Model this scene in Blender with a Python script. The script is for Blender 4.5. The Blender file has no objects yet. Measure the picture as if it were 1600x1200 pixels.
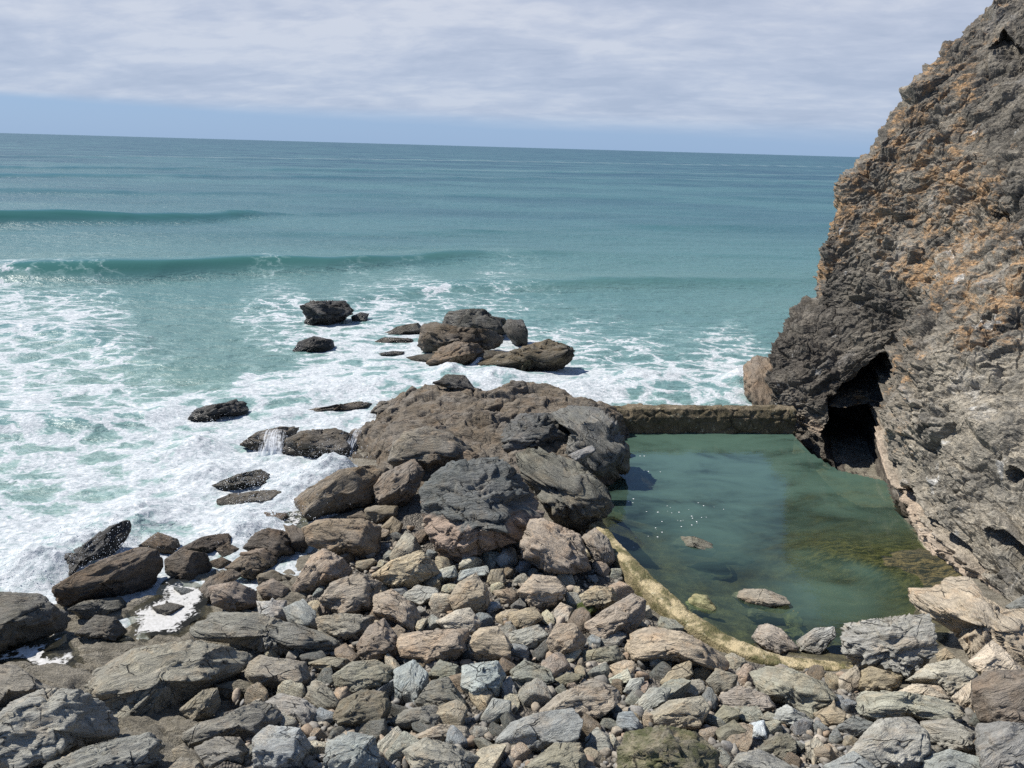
import bpy, bmesh, math, random
import numpy as np
from mathutils import Vector, Matrix
SC = bpy.context.scene
COL = SC.collection
rng = np.random.default_rng(7)
R = math.radians

# ------------------------------------------------------------------ camera
FPX = 1209.0                       # focal length in pixels of a 1600 px wide frame
ROLL = math.atan(38/1350.); PITCH = math.atan((600-229.5)*math.cos(ROLL)/FPX)
CAM = np.array([0., 0., 10.])
_r0 = np.array([1., 0, 0]); _f = np.array([0, math.cos(PITCH), -math.sin(PITCH)]); _u0 = np.array([0, math.sin(PITCH), math.cos(PITCH)])
CR = _r0*math.cos(ROLL)+_u0*math.sin(ROLL); CU = _u0*math.cos(ROLL)-_r0*math.sin(ROLL); CF = _f
cam_d = bpy.data.cameras.new('camera'); cam = bpy.data.objects.new('camera', cam_d); COL.objects.link(cam)
cam_d.sensor_width = 36; cam_d.lens = 36*FPX/1600; cam_d.clip_end = 40000; cam_d.clip_start = 0.1
cam.matrix_world = Matrix(((CR[0], CU[0], -CF[0], CAM[0]), (CR[1], CU[1], -CF[1], CAM[1]), (CR[2], CU[2], -CF[2], CAM[2]), (0, 0, 0, 1)))
SC.camera = cam

def ray(px, py):                   # direction with unit forward component
    px = np.asarray(px, float); py = np.asarray(py, float)
    return CF+((px-800)/FPX)[..., None]*CR+((600-py)/FPX)[..., None]*CU
def at_z(px, py, z=0.):            # the point of a sight line at height z
    r = ray(px, py); t = (z-CAM[2])/r[..., 2]
    return CAM+r*t[..., None]
def at_y(px, py, Y):
    r = ray(px, py); t = np.asarray(Y, float)/r[..., 1]
    return CAM+r*t[..., None]
def proj(P):
    d = P-CAM; w = d@CF; w = np.where(w < 1e-3, 1e-3, w)
    return np.stack([800+FPX*(d@CR)/w, 600-FPX*(d@CU)/w], -1)

# ------------------------------------------------------------------ noise
_perm = np.random.default_rng(11).permutation(256).astype(np.int32); _perm = np.concatenate([_perm, _perm, _perm])
_grad = np.random.default_rng(12).normal(size=(256, 3)); _grad /= np.linalg.norm(_grad, axis=1)[:, None]
def perlin(P, seed=0):
    P = P+seed*17.31+0.123
    i = np.floor(P).astype(np.int64); f = P-i; i = (i & 255).astype(np.int32)
    u = f*f*f*(f*(f*6-15)+10)
    out = 0
    for dx in (0, 1):
        px = _perm[(i[:, 0]+dx) & 255]; wx = u[:, 0] if dx else 1-u[:, 0]
        for dy in (0, 1):
            py = _perm[px+((i[:, 1]+dy) & 255)]; wy = u[:, 1] if dy else 1-u[:, 1]
            for dz in (0, 1):
                g = _grad[_perm[py+((i[:, 2]+dz) & 255)]]
                wz = u[:, 2] if dz else 1-u[:, 2]
                out = out+wx*wy*wz*(g[:, 0]*(f[:, 0]-dx)+g[:, 1]*(f[:, 1]-dy)+g[:, 2]*(f[:, 2]-dz))
    return out*1.6
def fbm(P, oct=4, seed=0, gain=.5, lac=2.03):
    a, s, o = 1., 0., 0
    for k in range(oct):
        o = o+a*perlin(P*lac**k, seed+k*3.7); s += a; a *= gain
    return o/s*1.3
def ridged(P, oct=3, seed=0, gain=.5):
    a, s, o = 1., 0., 0
    for k in range(oct):
        o = o+a*(1-np.abs(perlin(P*2.1**k, seed+k*3.1))*1.6); s += a; a *= gain
    return o/s
def rand_id(i, n, salt=0):
    h = (i[:, 0]*73856093) ^ (i[:, 1]*19349663) ^ (i[:, 2]*83492791) ^ (salt*2654435)
    h = (h & 0xffffffff).astype(np.uint64); out = []
    for k in range(n):
        h = (h*np.uint64(6364136223846793005)+np.uint64(1442695040888963407+k*77777))
        out.append(((h >> np.uint64(33)).astype(np.float64))/2**31)
    return np.stack(out, -1)
def cells(P, seed=0, jit=.9):      # Worley: nearest distance, second distance, vector from the cell's point, random numbers of the cell
    P = P+seed*9.7; i0 = np.floor(P).astype(np.int64)
    n = len(P); d1 = np.full(n, 9.); d2 = np.full(n, 9.); v1 = np.zeros((n, 3)); id1 = np.zeros((n, 3), np.int64)
    for dx in (-1, 0, 1):
        for dy in (-1, 0, 1):
            for dz in (-1, 0, 1):
                c = i0+np.array([dx, dy, dz]); r = rand_id(c, 3, 5)
                v = P-(c+.5+(r-.5)*jit); d = np.sqrt((v*v).sum(1))
                m = d < d1
                d2 = np.where(m, d1, np.minimum(d2, d)); d1 = np.where(m, d, d1)
                v1[m] = v[m]; id1[m] = c[m]
    return d1, d2, v1, rand_id(id1, 4, 9)
def sstep(a, b, x):
    t = np.clip((x-a)/(b-a), 0, 1); return t*t*(3-2*t)
def inpoly(px, py, poly):
    poly = np.asarray(poly, float); n = len(poly); r = np.zeros(np.shape(px), bool); j = n-1
    for i in range(n):
        xi, yi = poly[i]; xj, yj = poly[j]
        c = ((yi > py) != (yj > py)) & (px < (xj-xi)*(py-yi)/((yj-yi) if yj != yi else 1e-9)+xi)
        r ^= c; j = i
    return r
def shepard(px, py, ctl, p=3., eps=15.):
    ctl = np.asarray(ctl, float); num = np.zeros_like(px); den = np.zeros_like(px)
    for x, y, v in ctl:
        w = 1./((px-x)**2+(py-y)**2*1.0+eps*eps)**(p/2); num += w*v; den += w
    return num/den

# ------------------------------------------------------------------ mesh helpers
def mesh_from(name, V, F, mat=None, smooth=True, attrs=None):
    me = bpy.data.meshes.new(name)
    V = np.ascontiguousarray(V, np.float32); F = np.ascontiguousarray(F, np.int32)
    me.vertices.add(len(V)); me.vertices.foreach_set('co', V.ravel())
    k = F.shape[1]
    me.loops.add(F.size); me.loops.foreach_set('vertex_index', F.ravel())
    me.polygons.add(len(F)); me.polygons.foreach_set('loop_start', np.arange(0, F.size, k, dtype=np.int32))
    try: me.polygons.foreach_set('loop_total', np.full(len(F), k, np.int32))
    except Exception: pass
    me.polygons.foreach_set('use_smooth', np.full(len(F), smooth))
    for an, av in (attrs or {}).items():
        a = me.attributes.new(an, 'FLOAT', 'POINT'); a.data.foreach_set('value', np.ascontiguousarray(av, np.float32))
    me.update(calc_edges=True)
    if mat: me.materials.append(mat)
    return me
def link(name, me, label=None, cat=None, group=None, kind=None, loc=None, parent=None):
    o = bpy.data.objects.new(name, me); COL.objects.link(o)
    if label: o['label'] = label
    if cat: o['category'] = cat
    if group: o['group'] = group
    if kind: o['kind'] = kind
    if loc is not None: o.location = loc
    if parent: o.parent = parent
    return o
def grid_faces(nr, nc):
    i = np.arange(nr*nc).reshape(nr, nc)
    return np.stack([i[:-1, :-1].ravel(), i[:-1, 1:].ravel(), i[1:, 1:].ravel(), i[1:, :-1].ravel()], -1)
def grid_normals(P):               # P (nr,nc,3)
    a = np.gradient(P, axis=0); b = np.gradient(P, axis=1); n = np.cross(b, a)
    return n/np.maximum(np.linalg.norm(n, axis=-1, keepdims=True), 1e-9)
_ico = {}
def ico(k):
    if k not in _ico:
        bm = bmesh.new(); bmesh.ops.create_icosphere(bm, subdivisions=k, radius=1)
        V = np.array([v.co[:] for v in bm.verts]); F = np.array([[v.index for v in f.verts] for f in bm.faces]); bm.free()
        V /= np.linalg.norm(V, axis=1)[:, None]; _ico[k] = (V, F)
    return _ico[k]

# ------------------------------------------------------------------ node helper
class NT:
    def __init__(s, name):
        s.m = bpy.data.materials.new(name); s.m.use_nodes = True; s.t = s.m.node_tree; s.t.nodes.clear()
        s.out = s.t.nodes.new('ShaderNodeOutputMaterial')
    def n(s, typ, ins=None, **kw):
        nd = s.t.nodes.new('ShaderNode'+typ)
        for k, v in kw.items(): setattr(nd, k, v)
        for k, v in (ins or {}).items(): s.set(nd.inputs[k], v)
        return nd
    def set(s, sock, v):
        if isinstance(v, bpy.types.NodeSocket): s.t.links.new(v, sock)
        elif isinstance(v, bpy.types.Node): s.t.links.new(v.outputs[0], sock)
        elif isinstance(v, (tuple, list)) and sock.type == 'RGBA' and len(v) == 3: sock.default_value = (*v, 1)
        else: sock.default_value = v
    def math(s, op, a, b=0., c=0., clamp=False):
        nd = s.t.nodes.new('ShaderNodeMath'); nd.operation = op; nd.use_clamp = clamp
        for i, v in enumerate((a, b, c)): s.set(nd.inputs[i], v)
        return nd.outputs[0]
    def mix(s, f, a, b, mode='MIX'):
        nd = s.t.nodes.new('ShaderNodeMix'); nd.data_type = 'RGBA'; nd.blend_type = mode; nd.clamp_factor = True
        s.set(nd.inputs[0], f); s.set(nd.inputs[6], a); s.set(nd.inputs[7], b)
        return nd.outputs[2]
    def noise(s, vec, scale, detail=4, rough=.55, dist=0., lac=2.):
        return s.n('TexNoise', {'Vector': vec, 'Scale': scale, 'Detail': detail, 'Roughness': rough, 'Distortion': dist, 'Lacunarity': lac}).outputs[0]
    def mapping(s, vec, scale=(1, 1, 1), rot=(0, 0, 0), loc=(0, 0, 0)):
        return s.n('Mapping', {'Vector': vec, 'Scale': scale, 'Rotation': rot, 'Location': loc}).outputs[0]
    def ramp(s, f, stops, interp='LINEAR'):
        nd = s.t.nodes.new('ShaderNodeValToRGB'); s.set(nd.inputs[0], f); r = nd.color_ramp; r.interpolation = interp
        while len(r.elements) < len(stops): r.elements.new(.5)
        for e, (p, c) in zip(r.elements, stops):
            e.position = p; e.color = (*c, 1) if isinstance(c, (tuple, list)) else (c, c, c, 1)
        return nd.outputs[0]
    def rng(s, f, a, b, c=0., d=1., smooth=False):
        nd = s.t.nodes.new('ShaderNodeMapRange'); nd.clamp = True
        if smooth: nd.interpolation_type = 'SMOOTHSTEP'
        for i, v in enumerate((f, a, b, c, d)): s.set(nd.inputs[i], v)
        return nd.outputs[0]
    def attr(s, name): return s.n('Attribute', attribute_name=name).outputs['Fac']
    def vadd(s, a, b):
        nd = s.n('VectorMath', operation='ADD'); s.set(nd.inputs[0], a); s.set(nd.inputs[1], b); return nd.outputs[0]
    def vscale(s, a, k):
        nd = s.n('VectorMath', operation='SCALE'); s.set(nd.inputs[0], a); s.set(nd.inputs['Scale'], k); return nd.outputs[0]
    def bump(s, h, strength=.5, dist=.05, normal=None):
        ins = {'Height': h, 'Strength': strength, 'Distance': dist}
        if normal is not None: ins['Normal'] = normal
        return s.n('Bump', ins).outputs[0]
    def surf(s, sh): s.t.links.new(sh.outputs[0] if isinstance(sh, bpy.types.Node) else sh, s.out.inputs[0]); return s.m

# ------------------------------------------------------------------ world and sun
SUN_DIR = np.array([-.93, .24, 0.]); SUN_DIR /= np.linalg.norm(SUN_DIR); SUN_EL = R(53)
def build_light():
    W = bpy.data.worlds.new('World'); SC.world = W; W.use_nodes = True; t = W.node_tree; t.nodes.clear()
    s = NT.__new__(NT); s.t = t
    out = t.nodes.new('ShaderNodeOutputWorld')
    sky = s.n('TexSky', sky_type='NISHITA', sun_disc=False)
    sky.sun_elevation = SUN_EL; sky.sun_rotation = math.atan2(SUN_DIR[0], SUN_DIR[1])
    sky.air_density = 1.; sky.dust_density = .6; sky.ozone_density = 1.4
    tc = s.n('TexCoord').outputs['Generated']
    sep = s.n('SeparateXYZ', {0: tc})
    z = s.math('MAXIMUM', sep.outputs[2], .004)
    zz = s.math('ADD', z, .20)
    cx = s.math('DIVIDE', sep.outputs[0], zz); cy = s.math('DIVIDE', sep.outputs[1], zz)
    cv = s.n('CombineXYZ', {0: cx, 1: cy, 2: 0.}).outputs[0]
    rot = s.mapping(cv, (1, 1, 1), (0, 0, R(12)))
    n1 = s.noise(s.mapping(rot, (1., 1.45, 1)), 1.5, 6, .55, .5)
    n2 = s.noise(s.mapping(rot, (1.25, 2.0, 1), loc=(3, 1, 0)), 4.2, 6, .6, .3)
    n3 = s.noise(s.mapping(rot, (.7, 1.2, 1), loc=(9, 4, 0)), .45, 3, .5)
    f = s.math('ADD', s.math('MULTIPLY', n1, .55), s.math('ADD', s.math('MULTIPLY', n2, .3), s.math('MULTIPLY', n3, .35)))
    # cloud brightness: grey-lilac bellies to bright tops
    ccol = s.ramp(f, [(.50, (4.35, 4.75, 5.9)), (.60, (5.2, 5.55, 6.5)), (.70, (6.6, 6.8, 7.4))])
    ccol.node.color_ramp.elements[0].color = (.435, .485, .60, 1); ccol.node.color_ramp.elements[1].color = (.52, .563, .67, 1); ccol.node.color_ramp.elements[2].color = (.65, .675, .745, 1)
    ccol = s.n('VectorMath', {0: ccol, 'Scale': CLOUD_GAIN}, operation='SCALE').outputs[0]
    # the sheet of cloud ends in a straight edge above the horizon, lower towards the right
    az = s.math('ARCTAN2', sep.outputs[0], sep.outputs[1])
    edge = s.math('SUBTRACT', .022, s.math('MULTIPLY', az, .024))
    wob = s.math('MULTIPLY', s.math('SUBTRACT', s.noise(s.mapping(tc, (2, 2, 30)), 2., 3), .5), .012)
    cov = s.rng(s.math('ADD', sep.outputs[2], wob), s.math('SUBTRACT', edge, .004), s.math('ADD', edge, s.math('ADD', .022, s.math('MULTIPLY', az, .022))), .0, .93, True)
    thin = s.rng(sep.outputs[2], .0, .22, .62, 1.)
    cov = s.math('MULTIPLY', s.math('MULTIPLY', cov, thin), s.rng(sep.outputs[2], .19, .36, 1., .10, True))
    skyc = s.mix(1., sky.outputs[0], (.62, .78, 1., 1), 'MULTIPLY')
    # a pale blue low band of clear air
    low = s.mix(s.rng(sep.outputs[2], .12, .30), tuple(CLOUD_GAIN*c for c in (.325, .475, .72)), tuple(CLOUD_GAIN*c for c in (.19, .37, .76)))
    clear = s.mix(s.rng(sep.outputs[2], .25, .7, .80, .25), skyc, low)
    col = s.mix(cov, clear, ccol)
    bg = s.n('Background', {0: col, 1: SKY_STRENGTH})
    t.links.new(bg.outputs[0], out.inputs[0])
    ld = bpy.data.lights.new('sun', 'SUN'); ld.energy = 5.; ld.angle = R(.5); ld.color = (1., .955, .88)
    lo = bpy.data.objects.new('sun', ld); COL.objects.link(lo)
    d = Vector((SUN_DIR[0]*math.cos(SUN_EL), SUN_DIR[1]*math.cos(SUN_EL), math.sin(SUN_EL)))
    lo.rotation_euler = d.to_track_quat('Z', 'Y').to_euler(); lo.location = d*60
    vs = SC.view_settings; vs.view_transform = 'Standard'; vs.look = 'None'; vs.gamma = 1; vs.exposure = EXPOSURE
    SC.cycles.max_bounces = 6; SC.cycles.diffuse_bounces = 2; SC.cycles.glossy_bounces = 3; SC.cycles.transparent_max_bounces = 12
    SC.cycles.use_denoising = False; SC.cycles.sample_clamp_direct = 5; SC.cycles.sample_clamp_indirect = 3
SKY_STRENGTH = .06; CLOUD_GAIN = 12.4; EXPOSURE = .52
build_light()
# ------------------------------------------------------------------ the lie of the land
GC = """940,870,.45 1000,960,.5 1100,1020,.55 1230,1060,.7 1340,1075,.9 1450,1090,1.1 1560,1060,1.3 1750,1100,2 1600,1200,2.0 1300,1200,1.8
1000,1200,1.7 700,1200,1.6 400,1200,1.5 150,1200,1.4 -200,1200,1.4 1200,1120,1.1 900,1080,1.0 600,1080,.9 350,1080,.8 100,1060,.5 -200,1000,.4
800,960,.5 650,930,.45 500,950,.35 350,980,.3 200,955,.05 60,1020,.2 420,850,-.25 480,800,-.2 300,870,-.3 150,900,-.25 0,900,-.5 -200,860,-.6 560,820,.2
640,800,.35 760,880,.4 560,720,.2 700,680,.5 850,660,.6 930,690,.4 700,610,.1 850,620,.1 480,690,-.4 300,700,-1 100,800,-.8 100,600,-2 400,560,-1.5
700,540,-1 900,560,-1.5 1050,600,-1.2 1000,450,-4 300,400,-4 1300,560,-1 -300,600,-2 -600,800,-1.5 -700,1100,.6 1000,720,-1.6 1100,720,-1.9 1200,760,-1.7 1050,820,-1.3
1150,850,-1.0 1100,900,-.6 1180,960,-.45 1100,960,-.4 1250,980,-.35 1340,930,-.5 1310,870,.1 1260,850,-.05 1350,880,.14 1380,890,.16 1450,900,.2 1350,780,-1 1020,880,-.4 1320,1000,-.25 1400,820,-.3
1250,690,-.6 1400,760,-.9 1490,860,.35 1530,930,.7 1640,980,1.2 930,780,-.2 960,760,-1 1450,970,.35 1500,1000,.8 1000,300,-6 300,280,-7"""
_gp = np.array([[float(a) for a in w.split(',')] for w in GC.split()])
_gw = np.array([at_z(x, y, z) for x, y, z in _gp])
_gw = np.vstack([_gw, [[-8, 4, 2.0], [0, 3, 2.4], [8, 4, 2.8], [0, -6, 4], [15, -2, 5], [-20, 2, 1.5], [-25, 12, .0], [20, 8, 3], [-40, 30, -4], [-40, 60, -6], [40, 60, -6], [0, 80, -7]]])
_A = np.linalg.norm(_gw[:, None, :2]-_gw[None, :, :2], axis=2)+np.eye(len(_gw))*.02
_gz = np.linalg.solve(_A, _gw[:, 2]-0.)
def ground(x, y):
    x = np.asarray(x, float); y = np.asarray(y, float); s = x.shape; xf = x.ravel(); yf = y.ravel(); o = np.zeros(xf.shape)
    for k in range(len(_gw)):
        o += _gz[k]*np.sqrt((xf-_gw[k, 0])**2+(yf-_gw[k, 1])**2)
    return o.reshape(s)
POOL_Z = .22
BEACH = [(430,1000),(520,880),(560,800),(640,740),(720,790),(800,800),(950,850),(1000,950),(1130,1030),(1320,1058),(1420,1100),(1520,1080),(1800,1100),(1800,1300),(330,1300),(360,1080)]

# ------------------------------------------------------------------ rock material
def rock_material(name, rough=.85, two_tone=False, wet=False, moss=0., vein=.35, contrast=1.):
    s = NT(name)
    tc = s.n('TexCoord').outputs['Object']; oi = s.n('ObjectInfo')
    off = s.n('CombineXYZ', {0: s.math('MULTIPLY', oi.outputs['Random'], 37.), 1: s.math('MULTIPLY', oi.outputs['Random'], 91.), 2: s.math('MULTIPLY', oi.outputs['Random'], 53.)}).outputs[0]
    p = s.vadd(tc, off)
    warp = s.n('TexNoise', {'Vector': p, 'Scale': 1.6, 'Detail': 3}).outputs[1]
    pw = s.vadd(p, s.vscale(warp, .35))
    strata = s.noise(s.mapping(pw, (1., 1.3, 7.)), 1.9, 7, .62)
    fine = s.noise(s.mapping(pw, (1., 1., 3.)), 16., 5, .7)
    grit = s.noise(p, 55., 3, .7)
    patch = s.noise(pw, .9, 4, .6)
    col = oi.outputs['Color']
    gcol = s.mix(.4, col, (.17, .165, .155))
    c = s.mix(s.rng(patch, .42, .66), col, gcol)
    warm = s.mix(1., c, (1.25, 1.02, .82, 1), 'MULTIPLY')
    c = s.mix(s.math('MULTIPLY', s.rng(s.noise(pw, 2.3, 5, .65), .5, .72), .6), c, warm)
    if two_tone:                                   # pale barnacle crust below the dark weathered top
        sepz = s.n('SeparateXYZ', {0: s.n('NewGeometry').outputs['Position']}).outputs[2]
        f = s.rng(s.math('ADD', sepz, s.math('MULTIPLY', s.math('SUBTRACT', s.noise(pw, 1.1, 5, .6), .5), 1.0)), .98+.38, 1.12+.38)
        c = s.mix(f, (.25, .19, .145), c)
    val = s.math('ADD', s.math('MULTIPLY', strata, 1.0*contrast), s.math('ADD', s.math('MULTIPLY', fine, .85), s.math('MULTIPLY', grit, .6)))
    mul = s.rng(val, .76, 1.58, .36, 1.72)
    c = s.mix(1., c, s.n('CombineColor', {0: mul, 1: mul, 2: mul}).outputs[0], 'MULTIPLY')
    vz = s.noise(s.mapping(pw, (.8, 1.2, 9.), loc=(4, 4, 4)), 2.4, 5, .6)
    vfac = s.math('MULTIPLY', s.rng(s.math('ABSOLUTE', s.math('SUBTRACT', vz, .5)), .0, .012, 1., 0.), s.rng(s.noise(p, 1.7, 2), .52, .62, 0., vein))
    c = s.mix(vfac, c, (.42, .39, .34))
    cr = s.n('TexVoronoi', {'Vector': s.mapping(pw, (1., 1., 2.4)), 'Scale': 1.5, 'Randomness': 1.}, feature='DISTANCE_TO_EDGE').outputs[0]
    crm = s.rng(cr, .0, .022, 1., 0.)
    crm = s.math('MULTIPLY', crm, s.rng(s.noise(p, 2.2, 2), .5, .58))
    c = s.mix(s.math('MULTIPLY', crm, .75), c, (.025, .022, .02))
    if moss:
        up = s.n('SeparateXYZ', {0: s.n('NewGeometry').outputs['Position']})
        mf = s.math('MULTIPLY', s.rng(s.noise(p, 3.5, 6, .7), .42, .6), moss)
        c = s.mix(mf, c, (.05, .065, .014))
    zw = s.n('SeparateXYZ', {0: s.n('NewGeometry').outputs['Position']}).outputs[2]
    tide = s.rng(s.math('ADD', zw, s.math('MULTIPLY', s.math('SUBTRACT', s.noise(p, 1.3, 4, .6), .5), .5)), .16, .48, 1., 0.)
    c = s.mix(s.math('MULTIPLY', tide, .62), c, s.mix(1., c, (.30, .27, .22, 1), 'MULTIPLY'))
    h = s.math('ADD', s.math('MULTIPLY', strata, 1.), s.math('ADD', s.math('MULTIPLY', fine, .40), s.math('MULTIPLY', grit, .09)))
    h = s.math('SUBTRACT', h, s.math('MULTIPLY', crm, .7))
    nb = s.bump(h, .9, .13)
    ro = s.rng(fine, .3, .7, rough-.12, rough+.08) if not wet else s.rng(s.noise(p, 3., 4), .4, .6, .5, .8)
    ro = s.math('SUBTRACT', ro, s.math('MULTIPLY', tide, .3))
    b = s.n('BsdfPrincipled', {'Base Color': c, 'Roughness': ro, 'Normal': nb, 'Specular IOR Level': .3 if not wet else .4})
    return s.surf(b)
M_ROCK = rock_material('rock_dry'); M_WET = rock_material('rock_wet', wet=True, vein=.1); M_TWO = rock_material('rock_two_tone', two_tone=True, rough=.6, contrast=1.2)
M_MOSS = rock_material('rock_mossy', moss=.75); M_GREEN = rock_material('rock_green', moss=1.)
M_SLATE = rock_material('rock_slate', rough=.62, vein=.5, contrast=1.3)
TYP = {  # colour, material, roughness of the form
 'tan': ((.29,.23,.165), M_ROCK), 'pink': ((.30,.242,.18), M_ROCK), 'brown': ((.135,.098,.068), M_ROCK), 'dbrown': ((.08,.057,.040), M_ROCK), 'olive': ((.15,.128,.088), M_ROCK),
 'grey': ((.225,.215,.195), M_SLATE), 'dgrey': ((.125,.122,.115), M_SLATE), 'blue': ((.222,.224,.220), M_SLATE), 'pale': ((.43,.37,.285), M_ROCK), 'sand': ((.44,.355,.265), M_ROCK), 'dark': ((.062,.060,.058), M_SLATE),
 'black': ((.030,.028,.026), M_WET), 'wet': ((.075,.062,.048), M_WET), 'two': ((.070,.069,.068), M_TWO), 'moss': ((.22,.20,.15), M_MOSS), 'green': ((.08,.10,.03), M_GREEN),
 'mix': ((.26,.22,.18), M_ROCK), 'slab': ((.225,.196,.152), M_ROCK), 'wetgrey': ((.095,.085,.07), M_WET), 'main': ((.165,.122,.086), M_ROCK)}
ZOOM = {'A': (0,800,3.), 'B': (400,800,3.), 'C': (800,800,3.), 'D': (1200,800,3.), 'G': (420,440,3.), 'H': (600,560,3.), 'I': (250,600,10/3.), 'L': (0,900,4.), 'S': (200,930,4.), 'T': (600,860,4.), 'U': (930,930,4.), 'P': (0,0,1.)}
HERO = []                          # (label, category word, pixel centre, pixel size) of every named rock, for the words of the small ones
HERO_POLY = []
def unit(v): return v/np.linalg.norm(v)

def rock_shape(poly, lay, T, sub, seed, rough, facets, n_oct=4):
    """A rock of unit distance whose outline from the beach side is the given one: returns local coordinates (x long axis, y depth, z up the strata), axes, centre direction"""
    r = np.random.default_rng(seed)
    poly = np.asarray(poly, float)
    x, y = poly[:, 0], poly[:, 1]; x2, y2 = np.roll(x, -1), np.roll(y, -1); cr = x*y2-x2*y; A = cr.sum()/2
    c = np.array([((x+x2)*cr).sum(), ((y+y2)*cr).sum()])/(6*A)
    rc = ray(c[0], c[1]); w = -unit(rc); n = unit((1-lay)*w+lay*np.array([0, 0, 1.]))
    dens = np.concatenate([poly[i]+(poly[(i+1) % len(poly)]-poly[i])*np.linspace(0, 1, 24, endpoint=False)[:, None] for i in range(len(poly))])
    ri = ray(dens[:, 0], dens[:, 1]); t = (rc@n)/(ri@n); q = ri*t[:, None]-rc
    b1 = unit(np.cross([0, 0, 1.], n)); b2 = np.cross(n, b1)
    uv = np.stack([q@b1, q@b2], -1); cov = np.cov(uv.T); ev, evec = np.linalg.eigh(cov); a = evec[:, 1]
    if a[0] < 0: a = -a
    e1 = a[0]*b1+a[1]*b2; e2 = np.cross(n, e1)
    X = q@e1; Z = q@e2; Rm = math.sqrt(abs(A))/FPX/math.sqrt(math.pi)*math.sqrt(np.linalg.norm(rc))
    th = np.arctan2(Z, X); rad = np.hypot(X, Z); o = np.argsort(th); th = th[o]; rad = rad[o]
    tg = np.linspace(-math.pi, math.pi, 181)[:-1]; rg = np.interp(tg, th, rad, period=2*math.pi)
    k = np.array([0, 1, 2, 1, 0.]); k /= k.sum(); rg = sum(np.roll(rg, j-2)*k[j] for j in range(5))
    V, F = ico(sub)
    ang = np.arctan2(V[:, 2], V[:, 0]); cc = np.hypot(V[:, 0], V[:, 2]); Rv = np.interp(ang, tg, rg, period=2*math.pi)
    minor = min(np.percentile(rg, 20), Rm)
    P = np.stack([Rv*cc**.62*np.cos(ang), 0*ang, Rv*cc**.62*np.sin(ang)], -1)
    P[:, 1] = np.sign(V[:, 1])*T*(.4*Rm+.6*minor)*np.abs(V[:, 1])**.66
    # object axes: X = e1, Y = -n (away from the beach), Z = e2
    axes = np.stack([e1, -n, e2], 1)
    ups = [np.array([-.55, .1, .8]), np.array([.85, -.15, .2]), np.array([-.25, -.75, .5]), np.array([.15, -.2, .95]), np.array([.25, -.75, -.5])]
    for kf in range(facets):
        if kf < len(ups): d = unit(axes.T@(ups[kf]+r.normal(size=3)*.22))
        else: d = unit(r.normal(size=3)*np.array([1, 1.3, 1]))
        s = P@d; m = s.max(); cut = m*(r.uniform(.48, .72) if kf < 4 else r.uniform(.6, .85))
        e = s-cut; k = .014*Rm; e = np.where(e > 8*k, e, k*np.log1p(np.exp(np.clip(e/k, -40, 40))))
        P = P-(e*.92)[:, None]*d
    u = P/np.linalg.norm(P, axis=1)[:, None]
    q = P/Rm
    warp = np.stack([perlin(q*1.1, seed % 50+j*7) for j in range(3)], -1)
    qw = q+.25*warp
    hgt = .05*fbm(q*.9, 2, seed % 97)+.085*(ridged(qw*np.array([1.2, 1.2, 3.2]), 2, seed % 89)-.55)
    lay_ = qw[:, 2]*r.uniform(2.8, 5.5)+.7*perlin(q*1.3, seed % 31); fr = lay_-np.floor(lay_)
    rough *= r.uniform(.75, 1.5)
    hgt += .060*rough*(np.where(fr < .85, fr, (1-fr)*5.67)-.4)*(.4+.6*sstep(-.1, .3, perlin(q*1.7, seed % 37)))
    hgt += .040*rough*fbm(qw*np.array([2.2, 2.2, 7.]), n_oct, seed % 83, .52)
    if sub >= 5:
        d1, d2, v1, idr = cells(qw*np.array([2.6, 2.6, 4.6]), seed % 41)
        hgt += .07*rough*((idr[:, 0]-.5)+((idr[:, 1:]-.5)*v1).sum(1)*1.3)*sstep(0, .12, d2-d1)-.05*rough*(1-sstep(0, .09, d2-d1))
        hgt += .02*rough*fbm(qw*np.array([9, 9, 16.]), 3, seed % 29, .6)
    P = P+u*(hgt*Rm)[:, None]
    # bring the outline back to the traced one
    tpx = dens-c; ta = np.arctan2(tpx[:, 1], tpx[:, 0]); tr = np.hypot(tpx[:, 0], tpx[:, 1]); o = np.argsort(ta); NB = 96
    bc = (np.arange(NB)+.5)/NB*2*math.pi-math.pi; tb = np.interp(bc, ta[o], tr[o], period=2*math.pi)
    for it in range(3):
        W = rc+P@axes.T; f_ = W@CF; dx = 800+FPX*(W@CR)/f_-c[0]; dy = 600-FPX*(W@CU)/f_-c[1]
        pa = np.arctan2(dy, dx); pr = np.hypot(dx, dy); bi = np.clip(((pa+math.pi)/(2*math.pi)*NB).astype(int), 0, NB-1)
        mx = np.zeros(NB); np.maximum.at(mx, bi, pr); ok = mx > 0
        ra = np.interp(bc, bc[ok], (tb/np.maximum(mx, 1e-6))[ok], period=2*math.pi); ra = np.clip(ra, .6, 1.7)
        ra = (np.roll(ra, 1)+2*ra+np.roll(ra, -1))/4; sc = np.interp(pa, bc, ra, period=2*math.pi)
        P[:, 0] *= sc; P[:, 2] *= sc
    return P, F, axes, rc, c

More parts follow.
